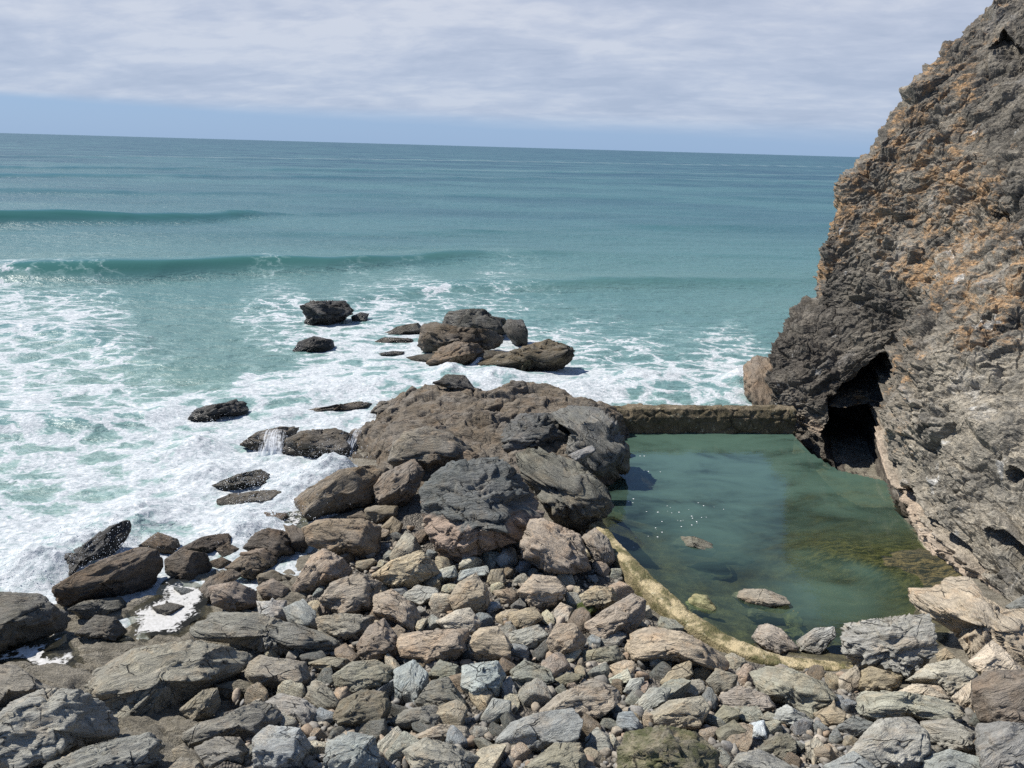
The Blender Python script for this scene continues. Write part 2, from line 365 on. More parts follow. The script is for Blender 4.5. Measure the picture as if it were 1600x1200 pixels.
SEED = [100]
def rock(label, cat, typ, z, pts, lay=.35, T=.85, k=.55, D=None, rough=1., facets=7, base=None, name=None, sub=None, group=None, hero=True, col=None):
    if cat == 'sea rock': rough *= 1.9
    SEED[0] += 13; seed = SEED[0]
    ox, oy, sc = ZOOM[z]; poly = np.array([[float(v) for v in w.split(',')] for w in pts.split()])/sc+np.array([ox, oy])
    if cat in ('boulder', 'stone') and z in 'ABCDISTU': poly = poly.mean(0)+(poly-poly.mean(0))*1.07      # stones are wedged together: what shows of each is less than its whole
    ext = poly.max(0)-poly.min(0); size = max(ext)
    if sub is None: sub = 6 if size > 185 else 5 if size > 62 else 4
    P, F, axes, rc, c = rock_shape(poly, lay, T, sub, seed, rough, facets)
    zmin = (P@axes.T)[:, 2].min()
    k = .5+.48*k if cat != 'rock slab' else k
    if D is None:
        ds = np.geomspace(4, 120, 1200); pts3 = CAM+rc*ds[:, None]
        g = ground(pts3[:, 0], pts3[:, 1]); g = np.maximum(g, -.12) if base is None else np.full_like(g, base)
        hit = pts3[:, 2]-g < k*(-zmin)*ds; D = ds[np.argmax(hit)] if hit.any() else 40.
    C = CAM+rc*D
    me = mesh_from('rock', P*D, F, TYP[typ][1])
    nm = name or {'boulder': 'boulder', 'stone': 'stone', 'sea rock': 'sea_rock', 'rock slab': 'rock_slab', 'rock outcrop': 'rock_outcrop', 'rock ledge': 'rock_ledge'}[cat]
    o = link(nm, me, label, cat, group or {'boulder': 'boulders on the shore', 'stone': 'stones on the shore', 'sea rock': 'rocks standing in the surf', 'rock slab': 'flat slabs of bedrock'}.get(cat))
    o.matrix_world = Matrix([[*axes[i], C[i]] for i in range(3)]+[[0, 0, 0, 1]])
    bc = np.array(col or TYP[typ][0])*rng.uniform(.9, 1.12)*(1.1 if cat in ('boulder', 'stone', 'rock slab') else 1.)*np.array([rng.uniform(.96, 1.04)*1.02, 1.085, rng.uniform(.95, 1.05)*1.07]); o.color = (*bc, 1)
    if hero: HERO.append((label, c, ext, D)); HERO_POLY.append(poly)
    return o
# ------------------------------------------------------------------ every rock the photograph shows large enough to know again
def build_outcrop():
    """the broad bedrock mass between the surf and the pool, as a height sheet over the sea bed"""
    pts = []
    for w in OUTCROP.split():
        x, y, z = (float(v) for v in w.split(',')); pts.append(at_z(x, y, z))
    for w in OUTCROP_EDGE.split():
        x, y, z, back = (float(v) for v in w.split(',')); p = at_z(x, y, z); pts.append(p); pts.append(p+np.array([.1, back*.55, -.55*z-.2])); pts.append(np.array([p[0]*1.03, p[1]+back, -.9]))
    pts = np.array(pts)
    xs = np.arange(-10, 6.4, .045); ys = np.arange(17, 38, .045); X, Y = np.meshgrid(xs, ys)
    A = np.linalg.norm(pts[:, None, :2]-pts[None, :, :2], axis=2); w = np.linalg.solve(A+np.eye(len(pts))*.15, pts[:, 2]+1.2)
    Z = np.zeros(X.size)
    for k in range(len(pts)): Z += w[k]*np.hypot(X.ravel()-pts[k, 0], Y.ravel()-pts[k, 1])
    P = np.stack([X.ravel(), Y.ravel(), Z-1.2], -1); q = P*np.array([1, 1, .6])
    near = np.min(np.stack([np.hypot(P[:, 0]-p[0], P[:, 1]-p[1]) for p in pts[pts[:, 2] > -.5]]), 0)
    P[:, 2] -= np.clip(near-1.2, 0, 3)*1.2
    wq = q+.5*np.stack([perlin(q*.6, 5), perlin(q*.6, 6), 0*Z], -1)
    st = wq[:, 1]*1.1+wq[:, 0]*.45+.9*perlin(q*.35, 4); fr = st-np.floor(st)
    d1, d2, v1, idr = cells(wq*np.array([.75, 1.3, 1]), 7)
    h = .16*(np.where(fr < .82, fr, (1-fr)*4.5)-.4)*(.3+.7*sstep(-.2, .3, perlin(q*.5, 8)))+.15*(ridged(wq*np.array([.5, 1.1, 1]), 3, 9)-.55)+.10*((idr[:, 0]-.5)+((idr[:, 1:]-.5)*v1).sum(1)*1.3)-.07*(1-sstep(0, .07, d2-d1))
    h += .09*fbm(wq*np.array([1.4, 3, 2]), 4, 10, .6)+.03*fbm(wq*np.array([6, 11, 8]), 3, 11, .6)
    P[:, 2] += 1.7*h; P[:, 0] += .12*fbm(q*2.2, 3, 14); P[:, 1] += .12*fbm(q*2.2, 3, 15)
    F = grid_faces(len(ys), len(xs)); top = P[F][:, :, 2].max(1); F = F[top > -1.1]
    used = np.unique(F); mp = np.full(len(P), -1); mp[used] = np.arange(len(used)); F = mp[F]
    me = mesh_from('rock_outcrop', P[used], F, M_ROCK)
    if sum(p.normal.z for p in me.polygons[:50]) < 0: me.flip_normals()
    o = link('rock_outcrop', me, 'broad brown bedrock outcrop between surf and pool', 'rock outcrop'); o.color = (.118, .096, .070, 1)
    HERO.append(('broad brown bedrock outcrop between surf and pool', np.array([740., 680.]), np.array([400., 150.]), 27.)); HERO_POLY.append(np.array([(480,690),(640,610),(880,610),(985,680),(960,740),(600,770)]))
OUTCROP = '''640,645,1.0 700,640,1.15 760,640,1.2 850,640,1.2 900,655,1.3 950,668,1.2 590,662,.75 565,680,.5 548,695,.1 540,715,-.3 620,680,1.0 700,680,1.15 780,690,1.1 860,700,1.1 930,700,1.1
565,718,.15 600,720,.6 640,730,.7 700,730,.8 800,740,.8 900,740,.7 955,722,.7 980,705,.3 998,695,-.8 965,765,-.3 985,745,-.8 620,770,.25 570,748,-.2 700,790,.2 850,790,.1 612,650,.6 600,640,-.3 575,655,-.5 540,672,-.7 520,700,-.8 510,730,-.9 925,800,-.4 600,800,.1 630,622,.1 620,610,-.7'''
OUTCROP_EDGE = '''646,608,.95,2.2 672,603,1.1,2.4 700,602,1.15,2.4 730,604,1.1,2.4 760,612,1.05,2.2 790,606,1.05,2.2 820,604,1.05,2. 850,606,1.,2. 880,620,.8,1.6 905,630,.85,1.4 935,636,.95,1.2 962,645,.95,1.0'''
def build_rocks():
    K = rock
    # rocks out in the surf
    K('flat-topped black rock farthest out in the surf', 'sea rock', 'black', 'G', '140,115 200,90 360,88 405,140 345,190 300,215 200,220 160,205 175,170', .2, k=.35)
    K('small black rock beside the flat-topped black rock', 'sea rock', 'black', 'G', '385,165 430,143 465,150 462,200 400,205', .2, k=.4)
    K('low black rock alone in foam nearer than the flat-topped one', 'sea rock', 'black', 'G', '100,338 140,280 210,255 300,270 312,315 230,350', .3, k=.3)
    K('dark jagged ridge at the back of the surf islet', 'sea rock', 'black', 'G', '800,215 835,140 940,126 1010,126 1050,160 1110,170 1130,240 1040,270 900,260 820,250', .2, k=.95, col=(.05,.045,.038))
    K('dark end block right of the islet ridge', 'sea rock', 'black', 'G', '1095,215 1120,180 1190,178 1215,230 1212,300 1160,300 1120,260', .2, k=.9, col=(.05,.043,.035))
    K('flat layered brown slab on the surf islet', 'sea rock', 'main', 'G', '695,300 715,205 780,188 880,210 1040,222 1110,260 1085,310 950,345 840,350 720,330', .3, k=.9, col=(.085,.066,.046))
    K('wet grey-brown hump in front of the layered islet slab', 'sea rock', 'brown', 'G', '730,385 800,310 880,280 980,288 1015,330 930,410 830,415 770,400', .35, k=.8)
    K('long brown whaleback rock at the islet end', 'sea rock', 'main', 'G', '950,400 1060,345 1180,308 1310,268 1390,290 1437,312 1425,370 1345,435 1250,450 1150,435 1050,420', .35, k=.75, col=(.105,.082,.057))
    K('wave-washed low rock left of the surf islet', 'sea rock', 'wet', 'G', '545,245 600,210 700,192 730,225 690,265 570,265', .4, k=.3)
    K('thin wet rock streak in foam left of the islet', 'sea rock', 'wet', 'G', '475,288 540,260 670,265 690,290 540,300', .4, k=.25)
    K('smallest dark rock tip showing through islet foam', 'sea rock', 'black', 'G', '515,338 580,325 640,328 605,360 560,360', .4, k=.25)
    K('black shiny rock alone in the white surf', 'sea rock', 'black', 'I', '140,180 180,130 240,112 340,95 390,78 450,95 468,145 420,168 330,175 280,215 205,235 150,205', .3, k=.35)
    K('foam-covered hump in the breaking surf', 'sea rock', 'wet', 'I', '245,535 400,470 520,442 575,470 570,535 440,570 300,570', .4, k=.12)
    K('wet brown rock below the foam-covered hump', 'sea rock', 'wet', 'I', '285,605 360,575 480,558 600,548 695,580 695,625 640,655 500,650 380,660 305,635', .35, k=.35, col=(.10,.078,.055))
    K('small squarish brown rock at the foam edge', 'sea rock', 'brown', 'I', '510,695 555,668 660,672 680,722 640,755 540,745', .3, k=.4)
    K('long wet ledge under the little cascades', 'sea rock', 'wet', 'G', '55,805 85,730 160,698 310,686 400,715 420,830 280,830 150,830', .25, k=.5, col=(.075,.055,.038))
    K('low sloping wet rock left of the cascade ledge', 'sea rock', 'wet', 'G', '-145,765 -60,705 60,678 145,678 120,740 50,800 -60,800', .4, k=.3, col=(.10,.08,.06))
    K('thin flat rock in foam above the cascade ledge', 'sea rock', 'wet', 'G', '140,625 180,595 330,580 430,556 490,572 440,615 300,620', .45, k=.3, col=(.12,.09,.065))
    K('foam-washed rock shoulder beside the outcrop', 'sea rock', 'wet', 'G', '470,615 520,560 600,556 670,578 660,640 560,640', .4, k=.3, col=(.14,.11,.085))
    K('black boulder drenched in spray at the waterline', 'sea rock', 'black', 'A', '130,280 230,228 380,160 480,80 590,28 625,60 605,115 560,180 400,270 260,400 195,330', .3, k=.3)
    K('brown foot of the headland standing in the foam', 'sea rock', 'main', 'P', '1160,572 1180,555 1215,560 1235,600 1230,650 1180,650 1163,622', .15, D=32, col=(.17,.125,.09))
    # the outcrop between the surf and the pool
    K('small black cap rock crowning the outcrop', 'boulder', 'dark', 'G', '755,475 800,458 830,433 920,438 960,490 1000,520 960,535 850,505', .2, base=1.1, k=.6, col=(.045,.038,.033))
    K('grey-brown hump at the middle of the outcrop', 'boulder', 'main', 'G', '550,850 580,760 640,700 740,676 850,708 965,780 975,840 850,870 760,930 640,890', .35, base=.45, k=.7, col=(.155,.125,.095))
    K('black layered crag on top of the outcrop', 'boulder', 'dark', 'H', '538,370 580,300 640,258 770,255 850,270 880,350 905,375 850,430 700,430 600,465 543,440', .1, T=.8, base=.7, k=.75, rough=1.8, facets=5)
    K('big dark grey crag overhanging the pool', 'boulder', 'dgrey', 'H', '770,260 870,218 1000,228 1090,288 1118,360 1152,430 1152,530 1060,600 960,590 890,500 845,450 870,350', .15, T=.9, base=.15, k=.8, rough=1.7, col=(.085,.08,.074))
    K('small square dark block lodged on the overhanging crag', 'stone', 'dgrey', 'H', '855,455 975,405 998,430 920,495', .2, base=1.35, k=.8)
    K('huge boulder with dark crust and pale pink underside', 'boulder', 'two', 'H', '160,610 240,530 310,480 450,465 545,460 620,520 700,630 760,740 640,860 500,900 360,972 255,930 185,800 170,680', .15, T=.95, base=.35, k=.85, rough=1.25, sub=6)
    K('grey-brown boulder strewn with straw beside the pool', 'boulder', 'slab', 'H', '610,450 700,408 770,438 900,478 965,530 1045,600 1082,700 1030,760 940,815 850,810 780,750 710,640 640,560', .3, T=.9, base=.25, k=.85, rough=1.4, col=(.115,.105,.088))
    K('small brown chip wedged above the huge dark-crusted boulder', 'stone', 'brown', 'H', '325,475 390,428 442,450 425,505 370,500', .2, base=.9, k=.8)
    K('long brown sloping boulder at the surf edge', 'boulder', 'brown', 'G', '108,1025 200,958 330,880 480,856 570,870 530,940 500,1050 400,1075 280,1095 190,1132 160,1105', .3, T=.9, k=.7, base=.0, col=(.15,.112,.08))
    K('upright brown boulder left of the huge dark-crusted one', 'boulder', 'brown', 'G', '488,965 530,900 680,828 735,890 695,985 640,1050 540,1068 498,1045', .2, T=.9, k=.8, col=(.17,.135,.105))
    K('smooth grey egg stone in the shadow of the huge boulder', 'stone', 'grey', 'H', '518,950 560,888 612,888 628,960 570,1008', .25, col=(.17,.165,.155))
    K('buff stone below the smooth grey egg stone', 'stone', 'tan', 'H', '480,1050 500,990 560,985 575,1060 520,1082', .3)
    K('squarish tan stone below the buff stone', 'stone', 'tan', 'H', '510,1090 600,1075 630,1110 628,1160 540,1150', .3)
    K('small smooth blue pebble by the squarish tan stone', 'stone', 'blue', 'H', '465,1185 500,1140 540,1140 552,1170 500,1200', .3)
    # left shore
    K('long dark brown block lying along the waterline', 'boulder', 'dbrown', 'A', '258,340 480,228 640,172 725,180 755,250 705,350 560,400 400,440 300,440 265,395', .25, T=.9, k=.75, col=(.105,.077,.054))
    K('rounded brown rock behind the long dark block', 'boulder', 'brown', 'A', '650,160 740,97 830,128 845,170 785,220 720,195', .3, k=.6)
    K('dark brown squarish boulder right of the long block', 'boulder', 'dbrown', 'A', '776,225 850,176 965,198 990,260 935,325 850,325 780,285', .25, k=.7)
    K('dark brown wedge pointing up at the surf edge', 'boulder', 'dbrown', 'A', '840,172 950,118 1075,95 1082,135 1000,210 930,205', .35, k=.6)
    K('small round brown rock by the dark brown wedge', 'stone', 'brown', 'A', '1016,175 1070,148 1135,180 1112,220 1040,220', .3, k=.6)
    K('small brown rock under the small round one', 'stone', 'brown', 'A', '985,232 1040,213 1085,235 1025,285 988,275', .3, k=.6)
    K('wet mottled rock mass at the left edge', 'boulder', 'wetgrey', 'A', '-160,420 -60,380 190,388 245,440 325,480 300,550 150,605 40,660 -160,680', .45, T=.7, k=.7, rough=1.3)
    K('dark wet rock in the shade below the long block', 'boulder', 'wetgrey', 'A', '320,455 400,418 560,398 595,440 500,500 400,505', .4, k=.6)
    K('dark wet hump between the two foam pools', 'boulder', 'wetgrey', 'A', '350,575 450,486 540,496 595,560 540,605 440,605', .4, k=.5)
    K('great flat tan slab in the left foreground', 'rock slab', 'slab', 'A', '385,830 440,738 620,638 900,596 1100,626 1205,680 1135,765 985,825 850,890 765,970 640,1030 540,1060 495,960 420,870', .82, T=.42, k=.75, sub=6, rough=.8, facets=3)
    K('large smooth grey boulder in the bottom left corner', 'boulder', 'grey', 'A', '-60,1010 60,898 200,838 370,838 475,900 535,965 545,1060 430,1085 250,1160 80,1200 -70,1180', .35, T=.85, k=.75, sub=6, rough=.8, col=(.20,.19,.165))
    K('dark sloping bedrock behind the bottom left grey boulder', 'rock slab', 'slab', 'A', '-120,720 70,712 200,798 335,832 210,880 60,905 -120,990', .6, T=.6, k=.7)
    K('long grey blade of rock on the bottom edge', 'rock slab', 'dgrey', 'A', '200,1180 400,1098 560,1058 700,1026 775,1080 765,1170 650,1230 500,1300 200,1310', .5, T=.7, k=.75, col=(.16,.148,.125))
    K('dark boulder tucked under the great flat slab', 'boulder', 'slab', 'A', '845,925 950,838 1015,826 1035,900 985,970 900,985', .35, k=.7)
    K('grey bedrock shoulder right of the grey blade', 'rock slab', 'slab', 'A', '835,1040 960,978 1050,956 1200,878 1295,900 1335,985 1300,1070 1150,1075 1000,1080 880,1095', .5, T=.7, k=.75, col=(.19,.17,.14))
    K('small angular boulder right of the blade tip', 'boulder', 'slab', 'A', '915,1105 1020,1056 1120,1058 1165,1120 1115,1210 980,1210', .4, k=.7, col=(.2,.18,.15))
    K('round tan boulder right of the foam-filled gully', 'boulder', 'tan', 'A', '980,352 1100,328 1195,370 1205,455 1100,472 1000,435', .3, k=.7, col=(.21,.16,.12))
    K('brown boulder above the round gully boulder', 'boulder', 'brown', 'A', '1055,262 1130,208 1220,208 1265,250 1185,318 1100,295', .3, k=.7)
    K('leaning brown slab beside the foam-filled gully', 'boulder', 'brown', 'A', '925,375 980,308 1080,268 1132,300 1050,358 960,440 920,438', .35, k=.7)
    K('smooth black stone lying in the gully foam', 'stone', 'dgrey', 'A', '815,352 920,368 925,425 838,428', .35, k=.5, col=(.07,.07,.068))
    K('small dark triangle stone in the gully foam', 'stone', 'dgrey', 'A', '748,405 810,360 818,392 762,424', .35, k=.5)
    K('low grey-green rock awash in gully foam', 'stone', 'wetgrey', 'A', '715,445 800,428 862,440 845,488 760,505', .5, k=.4)
    K('little dark rock at the head of the gully', 'stone', 'wetgrey', 'A', '750,340 800,305 840,318 820,355 770,360', .4, k=.5)
    # middle field, seaward row
    K('dark brown dome-shaped boulder at the foam edge', 'boulder', 'dbrown', 'I', '435,855 480,798 560,752 640,768 695,810 695,880 620,910 500,885', .25, k=.75)
    K('dark brown lump right of the dome-shaped boulder', 'boulder', 'dbrown', 'I', '635,785 700,742 755,770 775,835 740,890 690,860', .25, k=.75)
    K('brown rock under the dome-shaped boulder', 'boulder', 'brown', 'I', '425,885 540,856 605,900 605,955 520,955 440,915', .3, k=.7)
    K('flat-topped tan slab with a shadowed right end', 'boulder', 'tan', 'B', '225,75 300,38 500,36 578,70 572,195 510,225 380,198 250,155', .35, T=.9, k=.8, col=(.20,.155,.115))
    K('reddish brown stone between slab and upright boulder', 'stone', 'brown', 'I', '1068,655 1120,636 1235,636 1222,692 1130,725 1080,705', .3, k=.7, col=(.2,.15,.105))
    K('low brown stone touching the long sloping boulder', 'stone', 'brown', 'I', '978,695 1050,662 1095,702 1040,728', .3)
    K('rounded brown stone at the shaded slab end', 'stone', 'brown', 'B', '588,72 640,22 688,58 665,115 610,115', .3, col=(.19,.15,.11))
    K('slim upright grey-tan rock under the huge boulder', 'boulder', 'mix', 'B', '628,205 700,92 742,118 775,180 705,218 640,230', .2, k=.8)
    K('flat-faced tan boulder with a grey peak', 'boulder', 'tan', 'B', '170,355 260,208 320,176 402,220 445,270 432,315 340,335 250,386 190,375', .25, T=.9, k=.8, col=(.24,.185,.14))
    K('plank-shaped buff rock with a slate top', 'boulder', 'tan', 'B', '545,295 640,228 770,182 832,240 855,285 720,360 640,355', .3, T=.9, k=.8, col=(.33,.265,.19))
    K('left half of the broad split tan boulder', 'boulder', 'pink', 'B', '300,410 360,332 470,292 585,335 565,400 545,460 400,490 325,440', .4, T=.85, k=.75, col=(.25,.195,.15))
    K('right half of the broad split tan boulder', 'boulder', 'pink', 'B', '555,395 640,366 745,440 775,512 735,560 640,510 555,475', .35, T=.85, k=.75, col=(.26,.21,.17))
    K('slate-topped block below the split tan boulder', 'boulder', 'mix', 'B', '285,495 400,478 552,488 535,565 470,608 400,608 300,565', .3, k=.8)
    K('upright dark tan boulder with a black right side', 'boulder', 'tan', 'B', '475,625 530,538 600,502 655,580 668,640 645,690 560,708 485,670', .15, T=.9, k=.85, col=(.2,.16,.13))
    K('long cracked tan boulder in the middle field', 'boulder', 'pink', 'B', '665,615 688,572 850,556 985,548 998,640 920,698 800,710 685,678', .3, T=.9, k=.8, col=(.29,.225,.175))
    K('round pinkish boulder right of the long cracked one', 'boulder', 'pink', 'B', '995,602 1050,548 1130,538 1195,620 1185,690 1060,708 1000,675', .3, k=.75)
    K('pale angular boulder above the round pinkish one', 'boulder', 'pale', 'B', '845,512 940,462 1000,450 1055,520 1015,570 900,558', .35, k=.75, col=(.37,.32,.26))
    K('peaked buff boulder in the middle field', 'boulder', 'tan', 'B', '905,405 950,336 1030,290 1085,370 1095,435 1045,478 930,465', .2, T=.9, k=.85, col=(.31,.25,.18))
    K('flat grey stone left of the peaked buff boulder', 'stone', 'grey', 'B', '695,385 760,346 845,358 858,392 770,445 708,415', .4)
    K('small slate block near the tan field edge', 'stone', 'grey', 'B', '10,425 140,415 138,515 40,522 15,475', .3, k=.75)
    K('slate wedge right of the small slate block', 'stone', 'grey', 'B', '130,452 220,416 275,470 295,555 230,562 158,515', .3, k=.8)
    K('brown round stone left of the tan peaked boulder', 'stone', 'brown', 'B', '5,355 80,315 155,360 125,405 35,412', .3, k=.75, col=(.18,.14,.105))
    K('brown flat stone above the brown round stone', 'stone', 'brown', 'B', '5,302 80,272 155,310 135,345 60,325 18,345', .35, col=(.17,.135,.1))
    K('dark-sided boulder in front of the upright tan one', 'boulder', 'slab', 'B', '365,765 450,706 560,696 645,740 660,805 560,850 450,860 380,825', .35, k=.8)
    K('olive brown boulder with a flat shaded right face', 'boulder', 'olive', 'B', '365,965 400,886 500,836 602,846 628,910 595,1010 480,1035 388,995', .25, T=.9, k=.85)
    K('triangular grey-brown rock left of the olive brown boulder', 'boulder', 'slab', 'B', '225,885 280,786 342,830 395,900 362,948 260,915', .3, k=.8)
    K('blue-grey slab right of the dark-sided boulder', 'boulder', 'blue', 'B', '645,745 740,697 805,760 808,835 740,908 660,895', .4, k=.75)
    K('olive grey cap stone on the blue-grey slabs', 'boulder', 'olive', 'B', '805,765 860,697 942,718 985,780 940,808 850,798', .35, k=.85, col=(.19,.18,.14))
    K('grey flat-topped boulder below the olive cap stone', 'boulder', 'slab', 'B', '745,895 820,796 900,778 985,900 922,948 800,938', .35, k=.8, col=(.19,.17,.145))
    K('bluish white boulder with small dark pits', 'boulder', 'blue', 'B', '970,722 1130,701 1170,770 1135,858 1040,898 965,822', .35, k=.8, col=(.26,.26,.255))
    K('wide brown-grey boulder low in the foreground', 'boulder', 'slab', 'B', '615,995 700,928 832,906 905,950 865,1008 700,1018', .4, k=.75, col=(.2,.175,.145))
    K('pale lumpy stone near the bottom edge', 'stone', 'pale', 'B', '565,1095 660,1006 704,1070 625,1168 578,1148', .35, col=(.36,.32,.26))
    K('blue-grey block cut by the bottom edge', 'boulder', 'blue', 'B', '312,1215 338,1078 440,1036 552,1056 575,1160 545,1260 330,1260', .3, k=.8, col=(.21,.21,.20))
    K('bulky blue-grey boulder left of the bottom block', 'boulder', 'blue', 'B', '-10,1065 60,1006 200,1016 256,1100 205,1195 80,1225 -10,1200', .35, k=.8, col=(.21,.205,.195))
    K('smooth grey bedrock rise in the lower left field', 'rock slab', 'grey', 'B', '15,905 110,846 230,876 330,950 295,1055 200,1005 60,970', .55, T=.6, k=.7, col=(.22,.20,.175))
    K('low tan-grey rock between the lower boulders', 'boulder', 'mix', 'B', '735,1055 860,996 980,1006 1008,1062 880,1090 760,1085', .45, k=.7)
    K('pale flecked boulder low at the frame bottom', 'boulder', 'mix', 'B', '695,1120 800,1058 960,1106 1045,1150 1005,1235 760,1245', .4, k=.75, col=(.29,.26,.21))
    K('round grey stone below the pitted bluish boulder', 'stone', 'grey', 'B', '1055,968 1110,876 1192,886 1195,955 1100,1008', .35)
    K('dark brown rock at the foam-side end of the field', 'boulder', 'dbrown', 'B', '-40,160 0,98 60,78 152,128 165,185 60,198', .3, k=.7)
    K('brown rock under the foam-side dark one', 'boulder', 'brown', 'B', '-30,195 80,190 95,245 20,258', .3)
    K('half-buried tan rock left of the split boulder', 'stone', 'tan', 'B', '265,448 330,408 385,470 305,488', .35, col=(.22,.175,.135))
    # between the huge boulder and the pool wall
    K('blocky layered tan boulder above the pool wall', 'boulder', 'pink', 'C', '42,155 90,42 150,38 312,108 365,270 280,285 160,280 58,215', .25, T=.9, k=.85, rough=1.3, col=(.27,.215,.17))
    K('leaning tan boulder against the pool wall end', 'boulder', 'tan', 'C', '325,125 392,78 452,128 486,222 432,268 378,215', .15, T=.9, k=.85, col=(.24,.19,.15))
    K('smooth tan boulder below the blocky layered one', 'boulder', 'pink', 'C', '25,375 100,296 202,306 256,362 212,450 98,450', .3, k=.8, col=(.3,.24,.185))
    K('pale tan stone resting on a mossy stone', 'stone', 'pink', 'C', '318,392 390,347 472,357 494,412 430,456 348,446', .3, base=.75, k=.8)
    K('bright green mossy stone near the pool wall', 'stone', 'green', 'C', '308,432 370,408 402,460 342,505 308,485', .3)
    K('ribbed tan boulder close to the pool wall', 'boulder', 'pink', 'C', '340,525 440,458 560,387 622,418 614,495 560,570 470,600 388,588', .25, T=.9, k=.85, rough=1.2, col=(.28,.225,.18))
    K('long pinkish whale-shaped boulder by the pool wall', 'boulder', 'pink', 'C', '540,645 568,568 650,542 800,566 902,618 1004,690 995,750 850,722 700,702 578,698', .3, T=.9, k=.85)
    K('tan boulder left of the whale-shaped one', 'boulder', 'tan', 'C', '165,605 210,526 292,526 345,600 325,648 220,690 178,655', .3, k=.8)
    K('pale rounded stone above the tan boulder', 'stone', 'pale', 'C', '176,482 230,427 283,450 274,518 188,526', .35, col=(.36,.31,.25))
    K('grey-brown log-shaped stone left of the whale boulder', 'boulder', 'olive', 'C', '325,655 490,626 524,690 502,718 338,706', .3, col=(.19,.165,.125))
    K('dark grey boulder with a glossy black side', 'boulder', 'dgrey', 'C', '-5,745 60,697 174,738 196,795 90,830 5,806', .35, k=.8, col=(.16,.15,.13))
    K('large two-coloured tan and grey boulder mid foreground', 'boulder', 'mix', 'C', '125,945 220,856 380,786 484,830 506,885 430,950 340,990 240,968 148,968', .35, T=.85, k=.8, col=(.27,.225,.18))
    K('long smooth blue-grey boulder mid foreground', 'boulder', 'blue', 'C', '-70,1080 0,988 120,946 272,921 325,980 303,1070 180,1110 60,1135', .35, T=.9, k=.8, col=(.2,.2,.195))
    K('tan knobbly boulder right of the two-coloured one', 'boulder', 'tan', 'C', '640,950 740,886 882,866 926,920 875,1012 760,1022 676,1000', .35, k=.8, col=(.29,.24,.185))
    K('tan egg-shaped stone in front of the whale boulder', 'stone', 'tan', 'C', '696,795 760,726 832,700 846,760 804,818 728,818', .35)
    K('grey streaked stone left of the tan egg', 'stone', 'grey', 'C', '575,905 650,826 745,826 724,885 640,960', .35)
    K('mossy olive boulder on the bottom edge', 'boulder', 'moss', 'C', '508,1110 540,1040 700,1004 855,1036 958,1130 938,1260 600,1290 500,1230', .35, T=.9, k=.85, col=(.17,.145,.095))
    K('brown slab left of the mossy olive boulder', 'boulder', 'slab', 'C', '62,1200 200,1086 315,1086 346,1160 325,1260 75,1260', .4, k=.8)
    K('grey upright stone beside the mossy olive boulder', 'stone', 'grey', 'C', '345,1065 400,1010 454,1060 475,1125 400,1148 345,1115', .3)
    K('blue slate stone behind the mossy olive boulder', 'stone', 'blue', 'C', '486,1025 498,946 562,936 615,1010 562,1040', .3)
    K('olive cube-like stone right of the mossy boulder', 'stone', 'olive', 'C', '955,1025 1040,976 1096,1030 1064,1092 976,1088', .25)
    K('yellowish stone above the olive cube-like stone', 'stone', 'olive', 'C', '945,965 990,906 1064,930 1054,985 968,1005', .35, col=(.27,.24,.17))
    K('pale blue sliver right of the cube-like stone', 'stone', 'blue', 'C', '1115,995 1180,976 1196,1062 1128,1076', .3, col=(.33,.34,.35))
    K('broad tan-grey boulder left of the corner slab', 'boulder', 'mix', 'C', '975,865 1060,816 1192,856 1236,915 1150,960 1015,928', .4, k=.75)
    K('tan-grey stone above the broad tan-grey boulder', 'stone', 'mix', 'C', '910,795 960,736 1056,768 1044,828 958,858', .35)
    K('small green-grey stone below the log-shaped stone', 'stone', 'grey', 'C', '455,785 540,736 565,790 480,816', .4, col=(.27,.27,.23))
    K('pale triangular slab under the whale boulder', 'stone', 'pale', 'C', '646,676 756,708 724,758 648,724', .4, col=(.36,.33,.28))
    K('grey long stone left of the tan pair', 'stone', 'grey', 'C', '-10,565 120,530 170,580 104,638 -10,658', .35)
    K('tan wedge above the grey long stone', 'stone', 'tan', 'C', '-10,475 100,446 145,500 60,556 -10,548', .35)
    # right foreground and pool edge
    K('large layered grey block at the pool corner', 'boulder', 'grey', 'D', '352,560 362,526 500,506 742,480 770,540 785,655 655,788 560,750 430,722 355,662', .15, T=.95, k=.85, rough=1.6, facets=5, sub=6, col=(.23,.21,.18))
    K('tan-grey boulder half in the pool by the wall', 'boulder', 'mix', 'D', '-75,590 -40,535 0,526 62,550 146,645 60,665 -5,648', .3, k=.7)
    K('grey pointed boulder inside the near pool wall', 'boulder', 'grey', 'D', '135,605 220,546 305,540 315,585 242,668 146,656', .25, k=.8)
    K('big grey boulder just below the pool wall', 'boulder', 'mix', 'D', '-80,755 0,728 100,736 252,798 326,875 202,962 80,908 -30,868', .4, T=.85, k=.8, col=(.24,.215,.175))
    K('pale tan boulder right of the layered block', 'boulder', 'pale', 'D', '642,798 750,716 882,690 976,760 925,838 850,860 738,808', .4, k=.8, col=(.38,.325,.25))
    K('smooth pale low rock under the pale tan boulder', 'boulder', 'sand', 'D', '582,858 680,806 800,816 858,875 750,895', .45, k=.75)
    K('long grey slab with fine parallel layers', 'boulder', 'grey', 'D', '424,935 436,846 640,846 862,886 912,930 896,985 700,970 500,990', .3, T=.9, k=.85, rough=1.6, col=(.26,.24,.20))
    K('dark brown block at the right edge', 'boulder', 'brown', 'D', '962,795 1030,751 1220,746 1300,800 1290,1010 1130,1012 996,975 960,882', .25, T=.9, k=.85, col=(.135,.108,.085))
    K('grey boulder in the bottom right corner', 'boulder', 'dgrey', 'D', '982,1000 1100,988 1290,1006 1310,1260 1000,1260 980,1100', .35, T=.9, k=.85, col=(.17,.16,.145))
